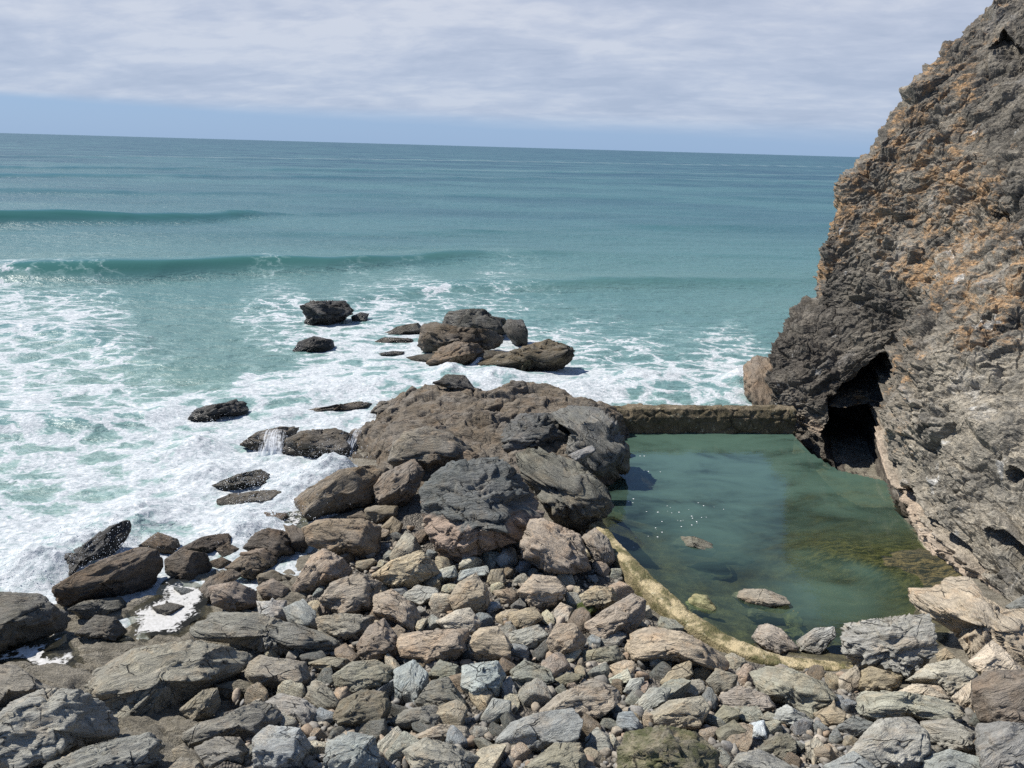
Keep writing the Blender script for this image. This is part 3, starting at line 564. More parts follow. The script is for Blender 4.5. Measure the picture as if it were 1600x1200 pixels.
    K('broad grey rounded slab below the layered slab', 'boulder', 'grey', 'D', '365,1160 450,1046 520,976 662,966 746,1040 758,1125 690,1210 500,1225', .5, T=.75, k=.75, col=(.24,.225,.195))
    K('grey layered rock right of the rounded slab', 'boulder', 'grey', 'D', '716,985 850,972 985,1040 976,1108 850,1142 756,1086', .4, k=.8, rough=1.3, col=(.22,.2,.165))
    K('dark smooth oval stone left of the rounded slab', 'stone', 'dgrey', 'D', '314,1020 330,1000 400,956 494,988 474,1038 380,1060', .35, col=(.13,.13,.125))
    K('tan stone above the dark oval stone', 'stone', 'tan', 'D', '216,945 300,906 364,938 355,988 258,1010', .35)
    K('rust-banded stone under the layered block', 'stone', 'tan', 'D', '428,828 440,746 480,726 626,768 606,850 480,862', .3, rough=1.4, col=(.27,.20,.12))
    K('pink stone at the end of the pool wall', 'stone', 'pink', 'D', '325,785 410,721 436,790 404,862 346,860', .25)
    K('pink stone filling the gap by the pale boulder', 'stone', 'pink', 'D', '786,665 830,637 888,690 800,708', .3)
    K('olive stone in the pebbles at bottom', 'stone', 'olive', 'D', '-15,1075 60,1036 116,1080 95,1170 -10,1160', .35)
    K('pale upright stone in the bottom pebbles', 'stone', 'pale', 'D', '175,1085 230,1056 270,1110 246,1178 188,1158', .3)
    K('mottled rock on the bottom right edge', 'boulder', 'grey', 'D', '732,1155 850,1114 986,1150 996,1250 735,1250', .45, k=.75)
    K('grey flat rock left of the mottled bottom rock', 'boulder', 'grey', 'D', '265,1190 400,1124 506,1200 485,1270 280,1270', .45, k=.75)
    K('pale sandy rock ledge at the foot of the cliff', 'rock ledge', 'sand', 'D', '640,362 690,340 760,352 850,298 960,300 1010,390 1110,455 1300,440 1380,760 1160,790 1000,770 925,660 865,560 760,492 700,478 660,425', .7, T=.5, k=.72, sub=6, facets=4, rough=1.2, col=(.40,.315,.23))
    K('pale rounded knob on the sandy ledge', 'boulder', 'sand', 'D', '942,700 1050,604 1108,648 1190,740 1012,775', .4, k=.85, col=(.42,.34,.26))
    K('pale stone between dark brown block and pale boulder', 'stone', 'sand', 'D', '862,870 955,790 985,860 985,965 905,945', .5, k=.7)
    K('dark slab leaning at the cliff foot', 'boulder', 'dgrey', 'D', '1115,440 1200,392 1290,420 1300,490 1135,478', .3, base=1.3, k=.85)
    K('low brown platform under the surf islet', 'sea rock', 'main', 'P', '625,560 690,545 800,548 850,566 800,578 690,580', .6, T=.4, k=.2, col=(.06,.048,.034), hero=False)
    K('wide grey layered bedrock shelf beside the gully', 'rock slab', 'slab', 'S', '380,190 540,98 800,108 1000,168 1300,238 1392,320 1350,395 1200,395 880,370 650,300 400,290', .75, T=.5, k=.85, rough=1.3, sub=6, col=(.19,.172,.142))
    K('pinkish tan bedrock lump with a black crack above', 'boulder', 'tan', 'S', '735,505 760,428 830,378 920,398 1100,418 1135,520 1060,608 960,598 880,568 800,568', .45, k=.75, col=(.24,.2,.155))
    K('flat greenish grey slab by the great slab', 'rock slab', 'olive', 'S', '510,565 700,526 815,558 805,628 620,648 565,606', .7, T=.5, k=.7)
    K('flat tan stone beside the dark-sided boulder', 'stone', 'tan', 'S', '1125,425 1250,386 1375,398 1365,466 1230,486', .5, k=.8, col=(.24,.21,.165))
    K('small mottled rock on the bottom edge by the blade', 'stone', 'slab', 'S', '240,1095 330,1016 430,1026 480,1090 400,1130 280,1130', .4)
    K('small brownish rock tucked behind the blade tip', 'stone', 'slab', 'S', '275,965 350,926 415,1000 300,1036', .35)
    K('grey stone lying against the plank-shaped rock', 'stone', 'grey', 'T', '250,195 350,120 440,94 458,162 280,226', .45)
    K('blue-grey flat stone behind the peaked buff boulder', 'stone', 'blue', 'T', '436,205 480,128 640,96 656,152 560,176 460,214', .4)
    K('olive stone behind the two-coloured boulder', 'stone', 'olive', 'T', '1055,815 1150,766 1255,778 1205,836 1080,866', .4)
    K('narrow grey stone right of the pitted bluish boulder', 'stone', 'grey', 'T', '736,835 790,786 834,900 824,935 738,925', .3)
    K('tan-grey stone behind the knobbly tan boulder', 'stone', 'mix', 'U', '495,635 540,546 650,526 696,590 600,648', .35)
    K('long grey stone under the big grey boulder', 'stone', 'grey', 'U', '1105,800 1140,716 1200,686 1345,770 1395,802 1240,838', .4)
    K('pale olive stone right of the yellowish stone', 'stone', 'olive', 'U', '1010,765 1080,730 1196,770 1194,825 1090,826', .4, col=(.28,.26,.2))
    K('olive brown boulder with a rusty lower edge', 'boulder', 'olive', 'U', '1000,965 1100,896 1200,864 1256,920 1246,1030 1130,1020', .35)
    K('dark grey rock on the bottom edge by the mossy boulder', 'boulder', 'dgrey', 'U', '820,1100 900,995 1020,964 1130,1016 1260,1090 1200,1150 850,1150', .4, col=(.18,.17,.15))
    K('grey stone left of the tan egg-shaped stone', 'stone', 'grey', 'U', '175,605 220,526 302,516 296,580 230,638', .35)
    # in the pool
    K('half-sunken rock with a pale dry tip in the pool', 'stone', 'mix', 'P', '1048,850 1062,838 1085,838 1112,848 1121,860 1112,872 1085,868 1062,862', .35, base=-.05, k=.35, name='pool_rock', group='rocks in the tidal pool', col=(.16,.14,.11))
    K('tan rock rising from the near side of the pool', 'stone', 'mix', 'P', '1140,930 1160,920 1195,920 1228,932 1236,945 1205,952 1165,950', .4, base=.0, k=.5, name='pool_rock', group='rocks in the tidal pool')
    K('yellow-green rock against the inner pool wall', 'stone', 'moss', 'P', '1070,942 1085,928 1105,930 1120,950 1105,965 1080,960', .3, base=.0, k=.5, name='pool_rock', group='rocks in the tidal pool', col=(.33,.30,.16))
    K('mossy brown rock by the tan pool rock', 'stone', 'moss', 'P', '1168,950 1190,948 1205,962 1185,972 1168,965', .4, base=-.1, k=.4, name='pool_rock', group='rocks in the tidal pool')
    K('olive slab half under water near the wall', 'stone', 'moss', 'P', '1222,962 1240,955 1256,970 1252,985 1232,985', .3, base=-.1, k=.5, name='pool_rock', group='rocks in the tidal pool', col=(.27,.24,.1))
    K('yellow stone between the two wall-side boulders', 'stone', 'moss', 'P', '1225,985 1245,978 1260,992 1240,1000', .4, base=-.1, k=.6, name='pool_rock', group='rocks in the tidal pool', col=(.34,.3,.13))
    K('dark stone in the shaded pool corner', 'stone', 'moss', 'P', '1292,1012 1306,1004 1322,1012 1320,1028 1298,1028', .3, base=-.1, k=.6, name='pool_rock', group='rocks in the tidal pool')
    for lab, x, y, w, h in [('sunken boulder left of the half-sunken rock', 1010, 905, 60, 30), ('large sunken boulder in the middle of the pool', 1110, 895, 80, 36), ('sunken boulder near the half-sunken rock tip', 1150, 878, 60, 30),
                            ('sunken rock close under the inner wall', 1120, 985, 60, 26), ('sunken rock in deep shade by the pool wall', 1060, 925, 46, 22)]:
        a = np.linspace(0, 2*math.pi, 10)[:-1]; pts = ' '.join('%.1f,%.1f' % (x+w/2*math.cos(t), y-h/2*math.sin(t)) for t in a[::-1])
        K(lab, 'stone', 'moss', 'P', pts, .6, T=.7, base=-.75, k=.35, name='pool_rock', group='rocks in the tidal pool', col=(.14,.13,.06), sub=4)
# ------------------------------------------------------------------ seabed, beach and bedrock: one sheet
def bedrock_relief(q):
    wq = q+.5*np.stack([perlin(q*.7, 9), perlin(q*.7, 19), 0*q[:, 0]], -1)
    st = wq[:, 1]*1.5-wq[:, 0]*.5+.8*perlin(q*.5, 4); fr = st-np.floor(st)
    d1, d2, v1, idr = cells(wq*np.array([.8, 1.4, 1]), 3)
    return .16*(np.where(fr < .8, fr, (1-fr)*4)-.4)+.24*(ridged(wq*np.array([.6, 1.3, 1]), 3, 5)-.55)+.16*((idr[:, 0]-.5)+((idr[:, 1:]-.5)*v1).sum(1)*1.4)-.1*(1-sstep(0, .08, d2-d1))+.06*fbm(wq*np.array([2.5, 5, 1]), 4, 12, .6)
def build_ground():
    xs = np.concatenate([np.linspace(-60, -22, 40, endpoint=False), np.linspace(-22, 22, 640, endpoint=False), np.linspace(22, 60, 40)])
    ys = np.concatenate([np.linspace(-8, 6, 40, endpoint=False), np.linspace(6, 34, 560, endpoint=False), np.linspace(34, 110, 60)])
    X, Y = np.meshgrid(xs, ys); Z = ground(X, Y)
    P = np.stack([X.ravel(), Y.ravel(), Z.ravel()], -1); q = P*np.array([1, 1, 0])
    px = proj(P)
    beach = inpoly(px[:, 0], px[:, 1], BEACH).astype(float)
    bed = sstep(560, 420, px[:, 0])*sstep(860, 900, px[:, 1])
    P[:, 2] += .10*fbm(q*.9, 4, 3)+bed*bedrock_relief(q)+beach*.04*fbm(q*4, 3, 8)
    pool = inpoly(px[:, 0], px[:, 1], POOL_PX)
    algae = sstep(1215, 1290, px[:, 0])*sstep(815, 850, px[:, 1])*sstep(985, 940, px[:, 1])*np.clip(1.25-np.abs((px[:, 1]-(858+(px[:, 0]-1260)*.22))/62), 0, 1)
    algae = np.where(pool, algae, 0)
    P[:, 2] += np.where(pool, .10*ridged(q*1.6, 3, 2)*sstep(850, 950, px[:, 1]), 0)
    s = NT('shore_ground')
    tc = s.n('TexCoord').outputs['Object']
    a = s.attr('algae'); b = s.attr('beach'); pl = s.attr('pool')
    nz = s.noise(tc, 2.2, 7, .65); fine = s.noise(tc, 22., 5, .7)
    stt = s.noise(s.mapping(tc, (1.2, 4.5, 2), (0, 0, R(-18))), 2.6, 7, .68); c = s.ramp(s.math('ADD', s.math('MULTIPLY', nz, .5), s.math('MULTIPLY', stt, .5)), [(.36, (.085, .075, .055)), (.48, (.21, .187, .142)), (.62, (.30, .27, .215))])
    cb = s.ramp(s.n('TexVoronoi', {'Vector': tc, 'Scale': 22.}).outputs[1], [(.2, (.09, .08, .065)), (.5, (.17, .15, .125)), (.8, (.25, .22, .18))])
    c = s.mix(b, c, cb)
    cp = s.mix(s.rng(nz, .4, .6), (.045, .04, .02), (.13, .115, .055)); c = s.mix(pl, c, cp)
    ca = s.mix(s.rng(s.noise(s.mapping(tc, (1.2, 3, 1), (0, 0, R(-28))), 2.6, 7, .75, .6), .44, .58), (.006, .013, .003), (.17, .135, .05))
    c = s.mix(a, c, ca)
    k = s.rng(fine, .25, .75, .6, 1.35); c = s.mix(1., c, s.n('CombineColor', {0: k, 1: k, 2: k}).outputs[0], 'MULTIPLY')
    v = s.n('TexVoronoi', {'Vector': tc, 'Scale': 22.}).outputs[0]
    h = s.math('ADD', s.math('ADD', s.math('MULTIPLY', nz, .5), s.math('MULTIPLY', stt, .9)), s.math('SUBTRACT', s.math('MULTIPLY', fine, .3), s.math('MULTIPLY', v, s.math('MULTIPLY', b, .8))))
    m = s.surf(s.n('BsdfPrincipled', {'Base Color': c, 'Roughness': .75, 'Normal': s.bump(h, 1., .2)}))
    me = mesh_from('shore_ground', P, grid_faces(len(ys), len(xs))[:, ::-1], m, attrs={'algae': algae, 'beach': beach, 'pool': pool.astype(float)})
    me.flip_normals() if me.polygons[0].normal.z < 0 else None
    link('shore_ground', me, kind='structure')
    return P.reshape(len(ys), len(xs), 3)
POOL_PX = [(950,672),(1232,672),(1262,705),(1310,735),(1385,752),(1400,800),(1440,840),(1500,880),(1520,930),(1470,1010),(1325,1046),(1240,1028),(1150,1002),(1075,958),(1008,905),(955,840),(930,800),(920,740)]

# ------------------------------------------------------------------ the sea
def crest(P, pts, front, back):
    """height of a swell whose crest runs through pts (px, py, height m); steeper towards the shore"""
    w = np.array([at_z(x, y, .85*h) for x, y, h in pts]); hs = np.array([h for _, _, h in pts])
    o = np.argsort(w[:, 0]); yc = np.interp(P[:, 0], w[o, 0], w[o, 1]); h = np.interp(P[:, 0], w[o, 0], hs[o])
    yc = yc+.9*perlin(np.stack([P[:, 0]*.11, 0*yc, 0*yc], -1), 3)
    d = P[:, 1]-yc
    return h*np.where(d < 0, np.exp(-(d/front)**2), np.exp(-(d/back)**2)), d
FOAM = """0,400,.0 60,415,.3 20,430,.5 0,460,.68 110,440,.35 100,500,.68 0,540,.72 180,520,.55 235,570,.40 150,590,.62 50,600,.68 0,640,.62 250,490,.12 320,500,.10 350,560,.12 300,590,.25 420,560,.22
400,500,.45 330,450,.05 260,430,.05 450,490,.6 520,520,.7 430,540,.45 100,670,.6 200,650,.62 70,710,.62 30,760,.6 300,640,.85 400,620,.82 500,600,.8 600,590,.8 550,640,.92 250,700,.85 150,760,.8 330,750,1 300,800,.97 200,830,.95 60,830,.8 0,880,.88
450,720,1.05 500,700,1.05 520,745,1.1 430,780,1.05 560,560,.72 640,560,.8 600,500,.62 680,460,.5 640,450,.4 560,450,.35 760,470,.42 720,590,.9 850,600,.9 780,560,.85 900,540,.55 950,540,.5 880,600,.85 950,620,.8 1000,600,.68 1050,610,.68 1100,580,.6
1150,590,.85 1170,560,.6 1000,560,.55 1120,545,.55 1060,540,.35 960,500,.28 860,480,.3 1000,480,.12 1100,480,.06 1200,500,.05 900,440,.08 700,420,.05 500,430,.06 0,370,0 300,390,.0 600,380,.0 1000,400,.0 1200,400,0 1300,450,.05 800,300,0 0,300,0 400,300,0 1300,300,0 100,850,.9 -200,600,.6 -200,800,.8 -200,450,.5 -200,400,0"""
_fp = np.array([[float(a) for a in w.split(',')] for w in FOAM.split()])
def build_sea():
    th = np.concatenate([np.linspace(R(46), R(3), 900, endpoint=False), np.linspace(R(3), R(.35), 130, endpoint=False), np.geomspace(R(.35), R(.03), 16)])
    az = np.linspace(R(-62), R(58), 900)
    d = 10/np.tan(th); A, D = np.meshgrid(az, d)
    P = np.stack([(D*np.sin(A)).ravel(), (D*np.cos(A)).ravel(), np.zeros(A.size)], -1)
    dist = D.ravel(); px = proj(P)
    fo = shepard(px[:, 0], px[:, 1], _fp, 4., 12.); fo = np.where(px[:, 1] < 395, 0, fo)
    g = ground(P[:, 0], P[:, 1])
    z = np.zeros(len(P)); lip = np.zeros(len(P))
    waves = [([(-500,352,1.4),(-100,338,1.6),(0,333,1.75),(200,334,1.35),(330,333,1.0),(450,332,.5),(600,331,.1),(800,330,0.)], 2.6, 7.),
             ([(-300,430,.9),(-60,418,1.3),(60,414,1.5),(160,412,1.5),(260,412,1.3),(400,405,1.2),(520,402,1.05),(650,396,.85),(760,392,.6),(900,392,.35),(1100,395,.2),(1300,398,.1)], 2.0, 6.),
             ([(500,470,.2),(700,448,.35),(850,440,.5),(950,436,.6),(1050,434,.55),(1160,432,.5),(1260,430,.35),(1400,430,.2)], 1.6, 4.),
             ([(-300,300,.5),(0,296,.7),(300,300,.6),(600,303,.6),(900,303,.5),(1300,310,.4)], 3.5, 9.),
             ([(-300,272,.6),(0,271,1.),(300,272,.8),(700,276,.7),(1000,279,.6),(1400,285,.6)], 5., 14.),
             ([(-300,258,.8),(0,259,1.),(400,262,.8),(800,266,.8),(1400,275,.7)], 6., 18.),
             ([(-300,240,1.),(200,244,1.),(700,250,1.),(1400,262,1.)], 10., 26.),
             ([(200,365,.15),(500,362,.3),(700,358,.35),(1000,352,.4),(1350,350,.4)], 3., 6.),
             ([(-300,500,.5),(0,505,.6),(120,520,.4),(250,560,.25),(400,580,.2)], 2., 3.), ([(-300,640,.4),(0,655,.45),(200,640,.3),(350,625,.25),(600,600,.2)], 1.2, 2.5)]
    face = np.zeros(len(P))
    for pts, f, b in waves:
        h, dd = crest(P, pts, f, b); z += h; face = np.maximum(face, h*np.exp(-((dd+f*.55)/(f*.75))**2))
    q = P.copy(); q[:, 2] = 0
    fade = lambda L: np.clip(1.6-dist*dist/10./120/L, 0, 1)       # waves smaller than the mesh spacing are left out far away
    z += .22*fbm(q*np.array([.05, .13, 1]), 3, 4)*np.clip(dist/40, .2, 1.8)
    z += .11*fade(2.)*fbm((q+.6*perlin(q*.3, 6)[:, None])*np.array([.38, .75, 1]), 3, 5)*np.clip(dist/30, .5, 1.3)
    z += .045*fade(.8)*(ridged(q*np.array([1.1, 1.8, 1]), 3, 6)-.5)
    churn = sstep(.55, 1., fo)*sstep(60, 30, dist)
    z += churn*(.10*fbm(q*np.array([.7, 1.3, 1]), 3, 12)+.03*fbm(q*3., 3, 13))
    # the burst of white water thrown up against the ledge, and smaller ones
    for x, y, r_, h in [(495,742,1.2,.38),(520,728,.6,.3),(455,765,1.0,.3),(530,735,.6,.4),(405,800,1.0,.3),(380,830,.8,.35),(120,855,1.1,.45),(60,880,1.0,.35),(300,690,1.,.35),(205,800,1.,.35),(1160,600,.9,.55),(700,585,.9,.4),(770,590,1.2,.35),(1010,592,1.4,.3),(440,640,.9,.25),(330,730,1.,.3)]:
        c = at_z(x, y, .2); r2 = ((P[:, 0]-c[0])**2+(P[:, 1]-c[1])**2)/r_**2
        e = np.exp(-r2*1.3); z += e*h*(.7+.5*np.clip(fbm(q*1.5, 3, 21)+.3, 0, 2)); fo = np.maximum(fo, 1.15*np.exp(-r2*.8))
    # white water sweeps round everything that stands close to the surface
    P[:, 2] = z
    shallow = sstep(-.9, -.1, g)*(g < .2)*(dist < 45); fo = np.maximum(fo, shallow*.8*(px[:, 1] > 560))
    green = np.interp(dist, [15, 25, 45, 75, 120, 400, 3000], [1., .95, .8, .55, .3, .1, 0.])
    green = np.clip(green+.10*fbm(q*np.array([.02, .05, 1]), 3, 31), 0, 1)
    F = grid_faces(len(d), len(az))
    inl = np.array([at_z(x, y, 0)[:2] for x, y in [(905,700),(935,655),(1238,655),(1290,560),(1560,560),(1700,830),(1900,1400),(800,1400),(860,900),(900,800)]])
    cx = P[F].mean(1); F = F[~inpoly(cx[:, 0], cx[:, 1], inl)]
    used = np.unique(F); mp = np.full(len(P), -1); mp[used] = np.arange(len(used)); F = mp[F]
    s = NT('sea_water')
    tc = s.n('TexCoord').outputs['Object']; fa = s.attr('foam'); gr = s.attr('green'); fc = s.attr('face')
    body = s.ramp(gr, [(0., (.020, .062, .098)), (.3, (.042, .105, .126)), (.6, (.075, .155, .155)), (1., (.125, .205, .185))])
    body = s.mix(s.math('MULTIPLY', s.rng(s.noise(s.mapping(tc, (.010, .035, 1)), 1., 5, .6), .42, .6), .55), body, (.075, .165, .175))
    body = s.mix(s.math('MULTIPLY', fc, .7), body, (.026, .110, .092))
    # lace: rims of warped cells, two sizes, and streaks
    w1 = s.n('TexNoise', {'Vector': tc, 'Scale': .55, 'Detail': 4, 'Roughness': .6}).outputs[1]
    w2 = s.n('TexNoise', {'Vector': tc, 'Scale': 2.6, 'Detail': 3, 'Roughness': .6}).outputs[1]
    pw = s.vadd(s.vadd(tc, s.vscale(w1, 2.2)), s.vscale(w2, .45))
    ve = s.n('TexVoronoi', {'Vector': s.mapping(pw, (.62, 1., .2)), 'Scale': .95}, feature='DISTANCE_TO_EDGE').outputs[0]
    vs = s.n('TexVoronoi', {'Vector': s.mapping(pw, (.7, 1., .2), loc=(3, 7, 0)), 'Scale': 2.7}, feature='DISTANCE_TO_EDGE').outputs[0]
    n1 = s.noise(s.mapping(pw, (.5, 1.1, .2)), 1.3, 6, .66); n2 = s.noise(s.mapping(tc, (1, 1.6, 1)), 6.5, 5, .7); n3 = s.noise(s.mapping(tc, (.3, .5, .3)), .5, 3, .55)
    lace = s.math('ADD', s.math('MULTIPLY', s.rng(ve, 0., .30, 1., 0.), .62), s.math('MULTIPLY', s.rng(vs, 0., .22, 1., 0.), .28))
    t = s.math('ADD', s.math('MULTIPLY', lace, .62), s.math('ADD', s.math('MULTIPLY', n1, .52), s.math('MULTIPLY', n2, .26)))      # about .35 .. 1.2
    t = s.math('ADD', t, s.math('MULTIPLY', s.math('SUBTRACT', n3, .5), .55))
    lev = s.math('SUBTRACT', 1.26, s.math('MULTIPLY', fa, .98))
    fm = s.rng(s.math('SUBTRACT', t, lev), -.03, s.rng(fa, .5, 1., .10, .34), 0., 1., True)
    veil = s.math('MULTIPLY', s.rng(s.math('SUBTRACT', t, lev), -.26, .04), .34)      # aerated water round the foam
    veil = s.math('MULTIPLY', veil, s.rng(fa, .05, .35))
    body = s.mix(veil, body, (.36, .48, .47))
    n4 = s.noise(s.mapping(pw, (.7, 1.8, 1)), 3.2, 6, .7); fcol = s.mix(s.rng(s.math('ADD', s.math('MULTIPLY', n2, .5), s.math('MULTIPLY', n4, .5)), .36, .62), (.20, .25, .27), (.60, .61, .62))
    ripl = s.noise(s.mapping(tc, (.55, 1.25, 1)), 1.5, 5, .6, .4); chop = s.noise(s.mapping(tc, (.6, 1.2, 1)), 5., 4, .6)
    far = s.noise(s.mapping(tc, (.10, .36, 1)), 1., 5, .6)
    calm = s.math('SUBTRACT', 1., s.math('MULTIPLY', fc, 1.5), clamp=True); nb = s.bump(far, s.math('MULTIPLY', calm, .6), .9); nb = s.bump(ripl, s.math('MULTIPLY', calm, .85), .34, nb); nb = s.bump(chop, s.math('ADD', s.math('MULTIPLY', calm, .45), .12), .09, nb)
    water = s.n('BsdfPrincipled', {'Base Color': body, 'Roughness': s.math('SUBTRACT', s.rng(s.attr('far'), 0., 1., .40, .46), s.math('MULTIPLY', fc, .32), clamp=True), 'IOR': 1.333, 'Normal': nb})
    hb = s.math('ADD', s.math('MULTIPLY', t, 1.), s.math('MULTIPLY', n2, .6))
    foam = s.n('BsdfPrincipled', {'Base Color': fcol, 'Roughness': .8, 'Specular IOR Level': .2, 'Normal': s.bump(hb, .45, .16)})
    mx = s.n('MixShader', {0: fm, 1: water, 2: foam})
    m = s.surf(mx)
    me = mesh_from('sea', P[used], F, m, attrs={'foam': fo[used], 'green': green[used], 'far': np.interp(dist, [20, 60, 200, 1500], [0, .35, .75, 1])[used], 'face': np.clip(face[used], 0, 1)})
    if me.polygons[0].normal.z < 0: me.flip_normals()
    link('sea', me, kind='structure')

# ------------------------------------------------------------------ the tidal pool
def build_pool(G):
    w = np.array([at_z(x, y, POOL_Z) for x, y in POOL_PX]); lo = w.min(0)-.5; hi = w.max(0)+.5
    xs = np.arange(lo[0], hi[0], .09); ys = np.arange(lo[1], hi[1], .09); X, Y = np.meshgrid(xs, ys)
    P = np.stack([X.ravel(), Y.ravel(), np.full(X.size, POOL_Z)], -1)
    px = proj(P); depth = (POOL_Z-ground(P[:, 0], P[:, 1]))*(1-.62*sstep(810, 890, px[:, 1])*sstep(1290, 1180, px[:, 0]))      # the silt settles near the wall: clearer there
    F = grid_faces(len(ys), len(xs)); c = proj(P[F].mean(1)); F = F[inpoly(c[:, 0], c[:, 1], POOL_PX)]
    used = np.unique(F); mp = np.full(len(P), -1); mp[used] = np.arange(len(used)); F = mp[F]
    s = NT('pool_water'); tc = s.n('TexCoord').outputs['Object']; dp = s.attr('depth')
    cloud = s.noise(s.mapping(tc, (.5, .9, 1)), .9, 4, .6, .5)
    dd = s.math('MULTIPLY', dp, s.rng(cloud, .35, .65, .35, 1.8))
    murk = s.math('SUBTRACT', 1., s.math('POWER', 2.718, s.math('MULTIPLY', dd, -.95)), clamp=True)
    body = s.n('BsdfDiffuse', {0: (.062, .108, .084)})
    tr = s.n('BsdfTransparent', {0: (.80, .90, .76)})
    sub = s.n('MixShader', {0: murk, 1: tr, 2: body})
    rp = s.noise(s.mapping(tc, (.8, 1.8, 1)), 2.2, 4, .6, .3)
    nb = s.bump(rp, .10, .06)
    fr = s.n('Fresnel', {0: 1.333, 1: nb}).outputs[0]
    gl = s.n('BsdfGlossy', {0: (1, 1, 1), 1: .025, 'Normal': nb})
    sh = s.n('MixShader', {0: fr, 1: sub, 2: gl})
    fl = s.n('TexVoronoi', {'Vector': s.mapping(tc, (1.4, 2.2, 1)), 'Scale': 5.}).outputs[0]
    m = s.surf(sh)
    me = mesh_from('pool_water', P[used], F, m, attrs={'depth': np.clip(depth[used], 0, 4)})
    if me.polygons[0].normal.z < 0: me.flip_normals()
    link('pool_water', me, kind='structure')
    # flecks of foam drifting on it
    r = np.random.default_rng(5); VV = []; FF = []; k = 0
    for x, y, n, sx, sy in [(1005, 715, 2, 6, 2), (1020, 735, 3, 10, 3), (983, 783, 3, 7, 3), (1062, 795, 6, 20, 4), (1090, 800, 7, 28, 8), (1030, 800, 6, 30, 14), (1060, 825, 6, 40, 14), (1075, 815, 4, 8, 4), (1000, 850, 4, 16, 12)]:
        for _ in range(n):
            p = at_z(x+r.normal()*sx, y+r.normal()*sy, POOL_Z+.006); a = r.uniform(.005, .020)*(1.6 if n < 4 else 1); nn = 7
            t = np.linspace(0, 2*math.pi, nn+1)[:-1]; rr = a*r.uniform(.5, 1.2, nn)
            ring = np.stack([p[0]+rr*np.cos(t)*1.5, p[1]+rr*np.sin(t), np.full(nn, p[2])], -1)
            VV.append(np.vstack([ring, [[p[0], p[1], p[2]+.008]]]))
            FF += [[k+i, k+(i+1) % nn, k+nn] for i in range(nn)]; k += nn+1
    fm = NT('foam_flecks'); fm.surf(fm.n('BsdfPrincipled', {'Base Color': (.8, .82, .82), 'Roughness': .8}))
    link('foam_flecks', mesh_from('foam_flecks', np.vstack(VV), FF, fm.m), 'tiny white flecks of foam drifting on the green pool', kind='stuff')

def sweep(path, prof, seed, amp, step=.04):
    """a wall: profile (across, up) carried along a polyline, roughened"""
    path = np.asarray(path, float); seg = np.linalg.norm(np.diff(path[:, :2], axis=0), axis=1); L = np.concatenate([[0], np.cumsum(seg)])
    t = np.arange(0, L[-1]+step, step); C = np.stack([np.interp(t, L, path[:, i]) for i in range(path.shape[1])], -1)
    ks = np.ones(15)/15
    for i in range(path.shape[1]):
        pad = np.concatenate([np.full(7, C[0, i]), C[:, i], np.full(7, C[-1, i])]); C[:, i] = np.convolve(pad, ks, 'valid')
    T = np.gradient(C[:, :2], axis=0); T /= np.linalg.norm(T, axis=1)[:, None]; N = np.stack([T[:, 1], -T[:, 0]], -1)
    prof = np.asarray(prof, float); pl = np.concatenate([[0], np.cumsum(np.linalg.norm(np.diff(prof, axis=0), axis=1))])
    u = np.arange(0, pl[-1]+step*.8, step*.8); pr = np.stack([np.interp(u, pl, prof[:, 0]), np.interp(u, pl, prof[:, 1])], -1)
    P = np.zeros((len(C), len(pr), 3)); wd = C[:, 3] if C.shape[1] > 3 else np.ones(len(C))
    P[..., 0] = C[:, None, 0]+N[:, None, 0]*pr[None, :, 0]*wd[:, None]; P[..., 1] = C[:, None, 1]+N[:, None, 1]*pr[None, :, 0]*wd[:, None]; P[..., 2] = C[:, None, 2]+pr[None, :, 1]
    nrm = grid_normals(P); q = P.reshape(-1, 3); sgn = 1 if (nrm[:, len(pr)//2, 2].mean() > 0) else -1
    e1, e2, ev, ei = cells(q*np.array([1.6, 1.6, 2.2])+.3*perlin(q*1.5, 2)[:, None], seed)
    h = amp*(1.1*(ei[:, 0]-.5)-1.3*(1-sstep(0, .1, e2-e1))*sstep(-.1, .3, perlin(q*.8, 6))+fbm(q*1.3, 3, seed)+.55*fbm(q*5, 4, seed+5, .6)+.5*(ridged(q*2.6, 3, seed+9)-.6))
    P = P+nrm*sgn*h.reshape(P.shape[:2])[..., None]
    F = grid_faces(*P.shape[:2])
    if sgn < 0: F = F[:, ::-1]
    n0 = P.shape[1]; V = P.reshape(-1, 3); nV = len(V)
    caps = []
    V = np.vstack([V, P[0].mean(0)[None], P[-1].mean(0)[None]])
    for i in range(n0-1):
        caps.append([i, i+1, nV, nV]); b = (P.shape[0]-1)*n0; caps.append([b+i+1, b+i, nV+1, nV+1])
    return V, F, caps
def wall_obj(name, label, path, prof, seed, amp, mat):
    V, F, caps = sweep(path, prof, seed, amp)
    F = np.vstack([np.vstack([F[:, [0, 1, 2]], F[:, [0, 2, 3]]]), np.array(caps)[:, :3]])
    return link(name, mesh_from(name, V, F, mat), label, 'wall', 'concrete walls of the tidal pool')
